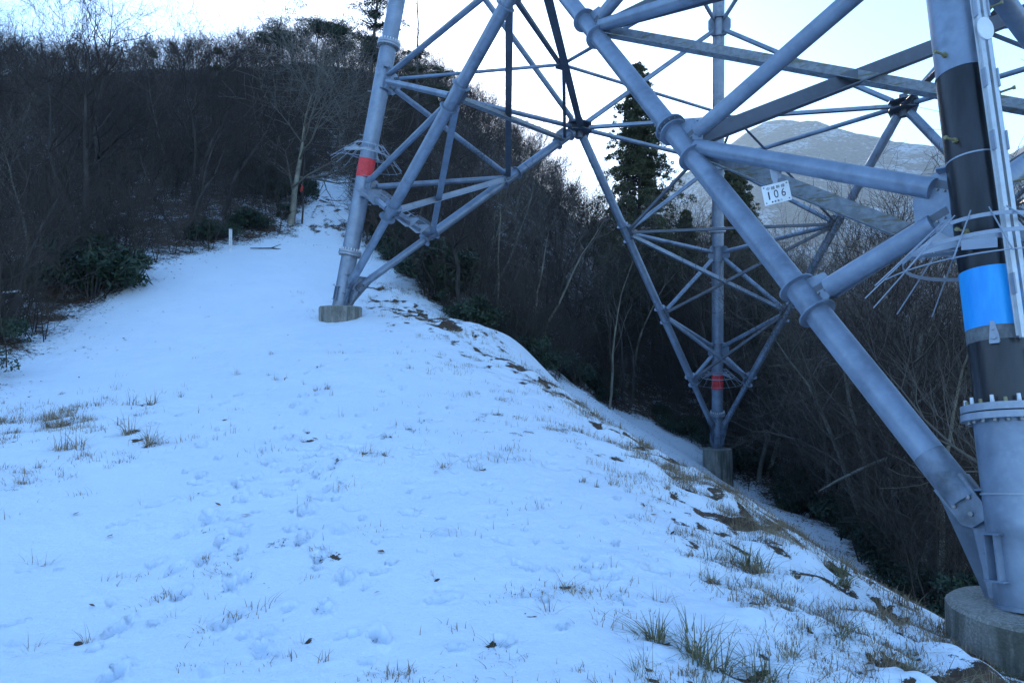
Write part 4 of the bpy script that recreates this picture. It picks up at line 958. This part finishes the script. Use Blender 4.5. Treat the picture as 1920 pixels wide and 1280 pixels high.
def loose_grass():
    r = np.random.default_rng(3); n = 60000; ks = []
    y = 3.4*np.exp(r.uniform(0, 2.15, n)); x = r.uniform(-.8, .8, n)*y
    sd = clear_sd(x, y); cd = crest_sd(x, y)
    dens = .013+.95*np.exp(-((cd+.2)/.9)**2)*np.clip((y-4.5)/3, .15, 1)+.13*np.exp(-((cd+.8)/2.0)**2)+.35*np.exp(-((sd-.2)/.5)**2)*(x > -2)
    dens += .30*2.2*np.exp(-((x+y*.66)/1.2)**2)*np.exp(-((y-10.5)/1.7)**2)
    cl = fbm(x*1.6, y*1.6, 3, 15)
    keep = (sd > -.6) & (r.uniform(0, 1, n) < dens*np.clip(cl*2.6+.25, 0, 1.4))
    x, y = x[keep], y[keep]; m = len(x); cr = r.gamma(2, .022, m)+.012; ch = r.uniform(.035, .15, m)*np.clip(y/9, .7, 1.15); nb_ = np.clip((r.gamma(1.3, 7, m)).astype(int)+2, 2, 34)
    ca_ = r.uniform(0, 6.28, m); R_ = np.repeat(np.arange(m), nb_); k = len(R_)
    X = x[R_]+r.normal(0, 1, k)*cr[R_]*1.5; Y = y[R_]+r.normal(0, 1, k)*cr[R_]; Z = hfull(X, Y, False)
    H = ch[R_]*r.uniform(.35, 1.2, k); aa = ca_[R_]+r.normal(0, .9, k); ln = np.stack([np.cos(aa), np.sin(aa), np.zeros(k)], 1)
    V, Q = blades(np.stack([X, Y, Z-.01], 1), H, 5, .0034, 1.3, ln); print('loose', len(H))
    o = npobj('dry_grass', V, Q, M['grass_dry']); tag(o, 'sparse dry grass blades sticking out of the snow along the brow', 'grass', None, 'stuff')
loose_grass()
def dead_leaves():
    r = np.random.default_rng(4); n = 160000
    y = 4*np.exp(r.uniform(0, 2.4, n)); x = r.uniform(-.8, .8, n)*y; sd = clear_sd(x, y)
    path = np.exp(-((x+8.3+(y-31)*.2)**2)/1.6)*(y > 28.5)*(y < 44)
    dens = .9*np.exp(-(np.maximum(sd, 0)/.45))*(sd > -2)+.75*np.exp(-sd/2.2)*(sd > 0)*(x > 1.5)*(y > 12)+.55*path+.002
    dens *= np.clip(fbm(x*.9, y*.9, 3, 44)*2+.55, .03, 1)
    k = (r.uniform(0, 1, n) < dens*.5) & (sd > -2); x, y = x[k], y[k]; n = len(x); z = hfull(x, y, False)+.012
    a = r.uniform(0, 6.28, n); s = r.uniform(.018, .05, n); c, d = np.cos(a)*s, np.sin(a)*s; tz = r.uniform(-.4, .6, n)*s
    V = np.stack([np.stack([x-c, y-d, z-tz*.4], 1), np.stack([x+d*.55, y-c*.55, z+.008], 1), np.stack([x+c, y+d, z+np.abs(tz)], 1), np.stack([x-d*.55, y+c*.55, z+.003], 1)], 1).reshape(-1, 3)
    Q = np.arange(n*4).reshape(-1, 4); print('leaves', n)
    o = npobj('fallen_leaves', V, Q, M['deadleaf']); tag(o, 'scattered brown fallen leaves on the snow along wood edge and path', 'leaves', None, 'stuff')
dead_leaves()
# ------------------------------------------------------------------ small things
x, y = -10.80, 26.9; z = hpt(x, y)
r = empty('marker_post', (x, y, z), .3); tag(r, 'short white marker post at the snowfield\'s upper left edge', 'post')
MB().box((0, 0, -.2), (0, 0, .80), .11, .11).build('shaft', M['post'], r); MB().box((0, 0, .80), (0, 0, .84), .125, .125).build('cap', M['tape'], r)
m = MB(); m.box((0, -.0575, .05), (0, -.0575, .78), .012, .004); m.build('groove', M['tape'], r)
# ribbon tied to a sapling
x, y = -9.35, 31.2; z = hpt(x, y)
V, Q = segs_mesh(limb([(0, 0, -.2), (.06, 0, .8), (.02, 0, 1.7), (.1, .05, 2.8), (.05, 0, 3.9)], .045, .012)+limb([(.04, 0, 1.4), (.4, .1, 2.1), (.6, .1, 3)], .015, .006), 7)
o = npobj('sapling', V, Q, M['bark'], None, (x, y, z), True); tag(o, 'thin dark sapling with a red ribbon right of the pale tree', 'tree')
m = MB(); zz = 1.62
m.ring(np.array([.03, 0, zz]), (0, 0, 1), .04, .047, .06, 12); m.plate([(.0, -.05, zz), (-.06, -.06, zz-.02), (-.09, -.07, zz-.28), (-.03, -.06, zz-.33)], (0, 1, .1), .004); m.plate([(.05, -.05, zz+.02), (-.02, -.06, zz+.18), (-.06, -.06, zz+.16), (.0, -.05, zz-.02)], (0, 1, .2), .004)
m.plate([(.03, -.06, zz), (.07, -.07, zz-.2), (.03, -.07, zz-.24), (-.01, -.06, zz-.03)], (.2, 1, 0), .004)
o = m.build('ribbon', M['ribbon']); o.scale = (.75, .75, .75); o.location = (x+.01, y, z+.42); tag(o, 'bright red ribbon tied round the dark sapling', 'ribbon')
x, y = -9.6, 27.4; V, Q = segs_mesh(limb([(-.55, -.2, .03), (-.2, -.05, .05), (.2, .1, .08), (.5, .2, .04)], .02, .03)+limb([(.2, .1, .1), (.6, -.05, .2)], .02, .01), 7)
o = npobj('fallen_stick', V, Q, M['bark'], None, (x, y, hpt(x, y)), True); tag(o, 'dark fallen stick lying on the snow right of the white post', 'stick')
# broken snow-laden bough at the left edge
x, y = -12.4, 16.9; z = hpt(x, y)-.35
r = empty('broken_bough', (x, y, z)); tag(r, 'broken snow-capped bough at the far left edge of the wood', 'branch')
A = limb([(0, 0, -.2), (.15, 0, .4), (.45, -.1, .9), (.6, -.1, 1.35)], .09, .07); Bb = limb([(.6, -.1, 1.32), (.1, .1, 1.30), (-.6, .2, 1.12), (-1.6, .3, .95), (-3, .5, .5)], .06, .09)
V, Q = segs_mesh(A+Bb, 8); npobj('wood', V, Q, M['bark'], r, smooth=True)
V, Q = segs_mesh([(a, b, c+.05, d, e, f+.05, g*.75, h*.75) for a, b, c, d, e, f, g, h in Bb], 8); npobj('snow_cap', V, Q, M['snowcap'], r, smooth=True)
# pale curved limb leaning out on the right slope
x, y = 10.2, 17.0; z = hpt(x, y)
V, Q = segs_mesh(limb([(0, 0, -.3), (-.2, 0, 1.6), (-.5, 0, 3.2), (-.6, 0, 4.6), (-.3, 0, 6.4)], .10, .04)+limb([(-.5, 0, 3.2), (-1.2, -.3, 3.5), (-2.0, -.6, 3.3), (-2.8, -.8, 3.0), (-3.3, -1, 2.8)], .055, .02)+limb([(-1.2, -.3, 3.5), (-1.6, -.5, 4.1), (-2.0, -.7, 4.6)], .02, .008)+limb([(-.6, 0, 4.6), (.3, -.2, 5.4), (.9, -.3, 6.4)], .04, .012), 7)
o = npobj('leaning_tree', V, Q, M['bark_pale'], None, (x, y, z), True); tag(o, 'pale crooked tree with a limb reaching left under the big diagonal', 'tree')

# ------------------------------------------------------------------ haze, sky, sun, camera
import bmesh
bm = bmesh.new(); bmesh.ops.create_cube(bm, size=1.0); hme = bpy.data.meshes.new('haze'); bm.to_mesh(hme); bm.free()
hz = link(bpy.data.objects.new('haze', hme)); hz.location = (0, 500, 250); hz.scale = (9400, 9400, 660)
hm = bpy.data.materials.new('haze_air'); hm.use_nodes = True; nt = hm.node_tree; nt.nodes.clear()
out = nt.nodes.new('ShaderNodeOutputMaterial'); pv = nt.nodes.new('ShaderNodeVolumePrincipled')
pv.inputs['Density'].default_value = HAZE = 0.00023; pv.inputs['Color'].default_value = (.60, .80, 1, 1); pv.inputs['Anisotropy'].default_value = 0
nt.links.new(pv.outputs[0], out.inputs['Volume']); hz.data.materials.append(hm); tag(hz, kind='stuff')
SUN_AZ, SUN_EL = radians(-7), radians(18)      # azimuth from +Y towards +X
w = bpy.data.worlds.new('World'); SC.world = w; w.use_nodes = True; nt = w.node_tree; bg = nt.nodes['Background']
sky = nt.nodes.new('ShaderNodeTexSky'); sky.sky_type = 'NISHITA'; sky.sun_disc = False; sky.sun_elevation = SUN_EL; sky.sun_rotation = SUN_AZ
sky.altitude = 600; sky.air_density = 1.0; sky.dust_density = .5; sky.ozone_density = 2.2
hs = nt.nodes.new('ShaderNodeHueSaturation'); hs.inputs['Saturation'].default_value = 1.17; nt.links.new(sky.outputs[0], hs.inputs['Color']); nt.links.new(hs.outputs[0], bg.inputs[0]); bg.inputs[1].default_value = .15
sd_ = bpy.data.lights.new('sun', 'SUN'); sd_.energy = 4.0; sd_.angle = radians(.55); sd_.color = (1, .88, .72)
so = bpy.data.objects.new('sun', sd_); link(so)
sdir = Vector((sin(SUN_AZ)*cos(SUN_EL), cos(SUN_AZ)*cos(SUN_EL), sin(SUN_EL))); so.rotation_euler = sdir.to_track_quat('Z', 'Y').to_euler(); so.location = (0, 0, 60)
cd = bpy.data.cameras.new('camera'); cam = bpy.data.objects.new('camera', cd); link(cam); SC.camera = cam
cd.sensor_width = 36; cd.lens = 1320.172/1920*36; cd.clip_start = .05; cd.clip_end = 20000
pi_, ro_ = .0393588, -.00653957
wv = Vector((0, cos(pi_), sin(pi_))); up = Vector((0, -sin(pi_), cos(pi_))); rt = Vector((1, 0, 0)); r2 = rt*cos(ro_)+up*sin(ro_); u2 = up*cos(ro_)-rt*sin(ro_)
cam.matrix_world = Matrix(((r2.x, u2.x, -wv.x, 0), (r2.y, u2.y, -wv.y, 0), (r2.z, u2.z, -wv.z, 0), (0, 0, 0, 1)))
SC.view_settings.view_transform = 'Standard'; SC.view_settings.look = 'None'; SC.view_settings.exposure = 1.92; SC.view_settings.gamma = 1
SC.cycles.volume_bounces = 0; SC.cycles.max_bounces = 6; SC.cycles.diffuse_bounces = 3; SC.cycles.transparent_max_bounces = 8
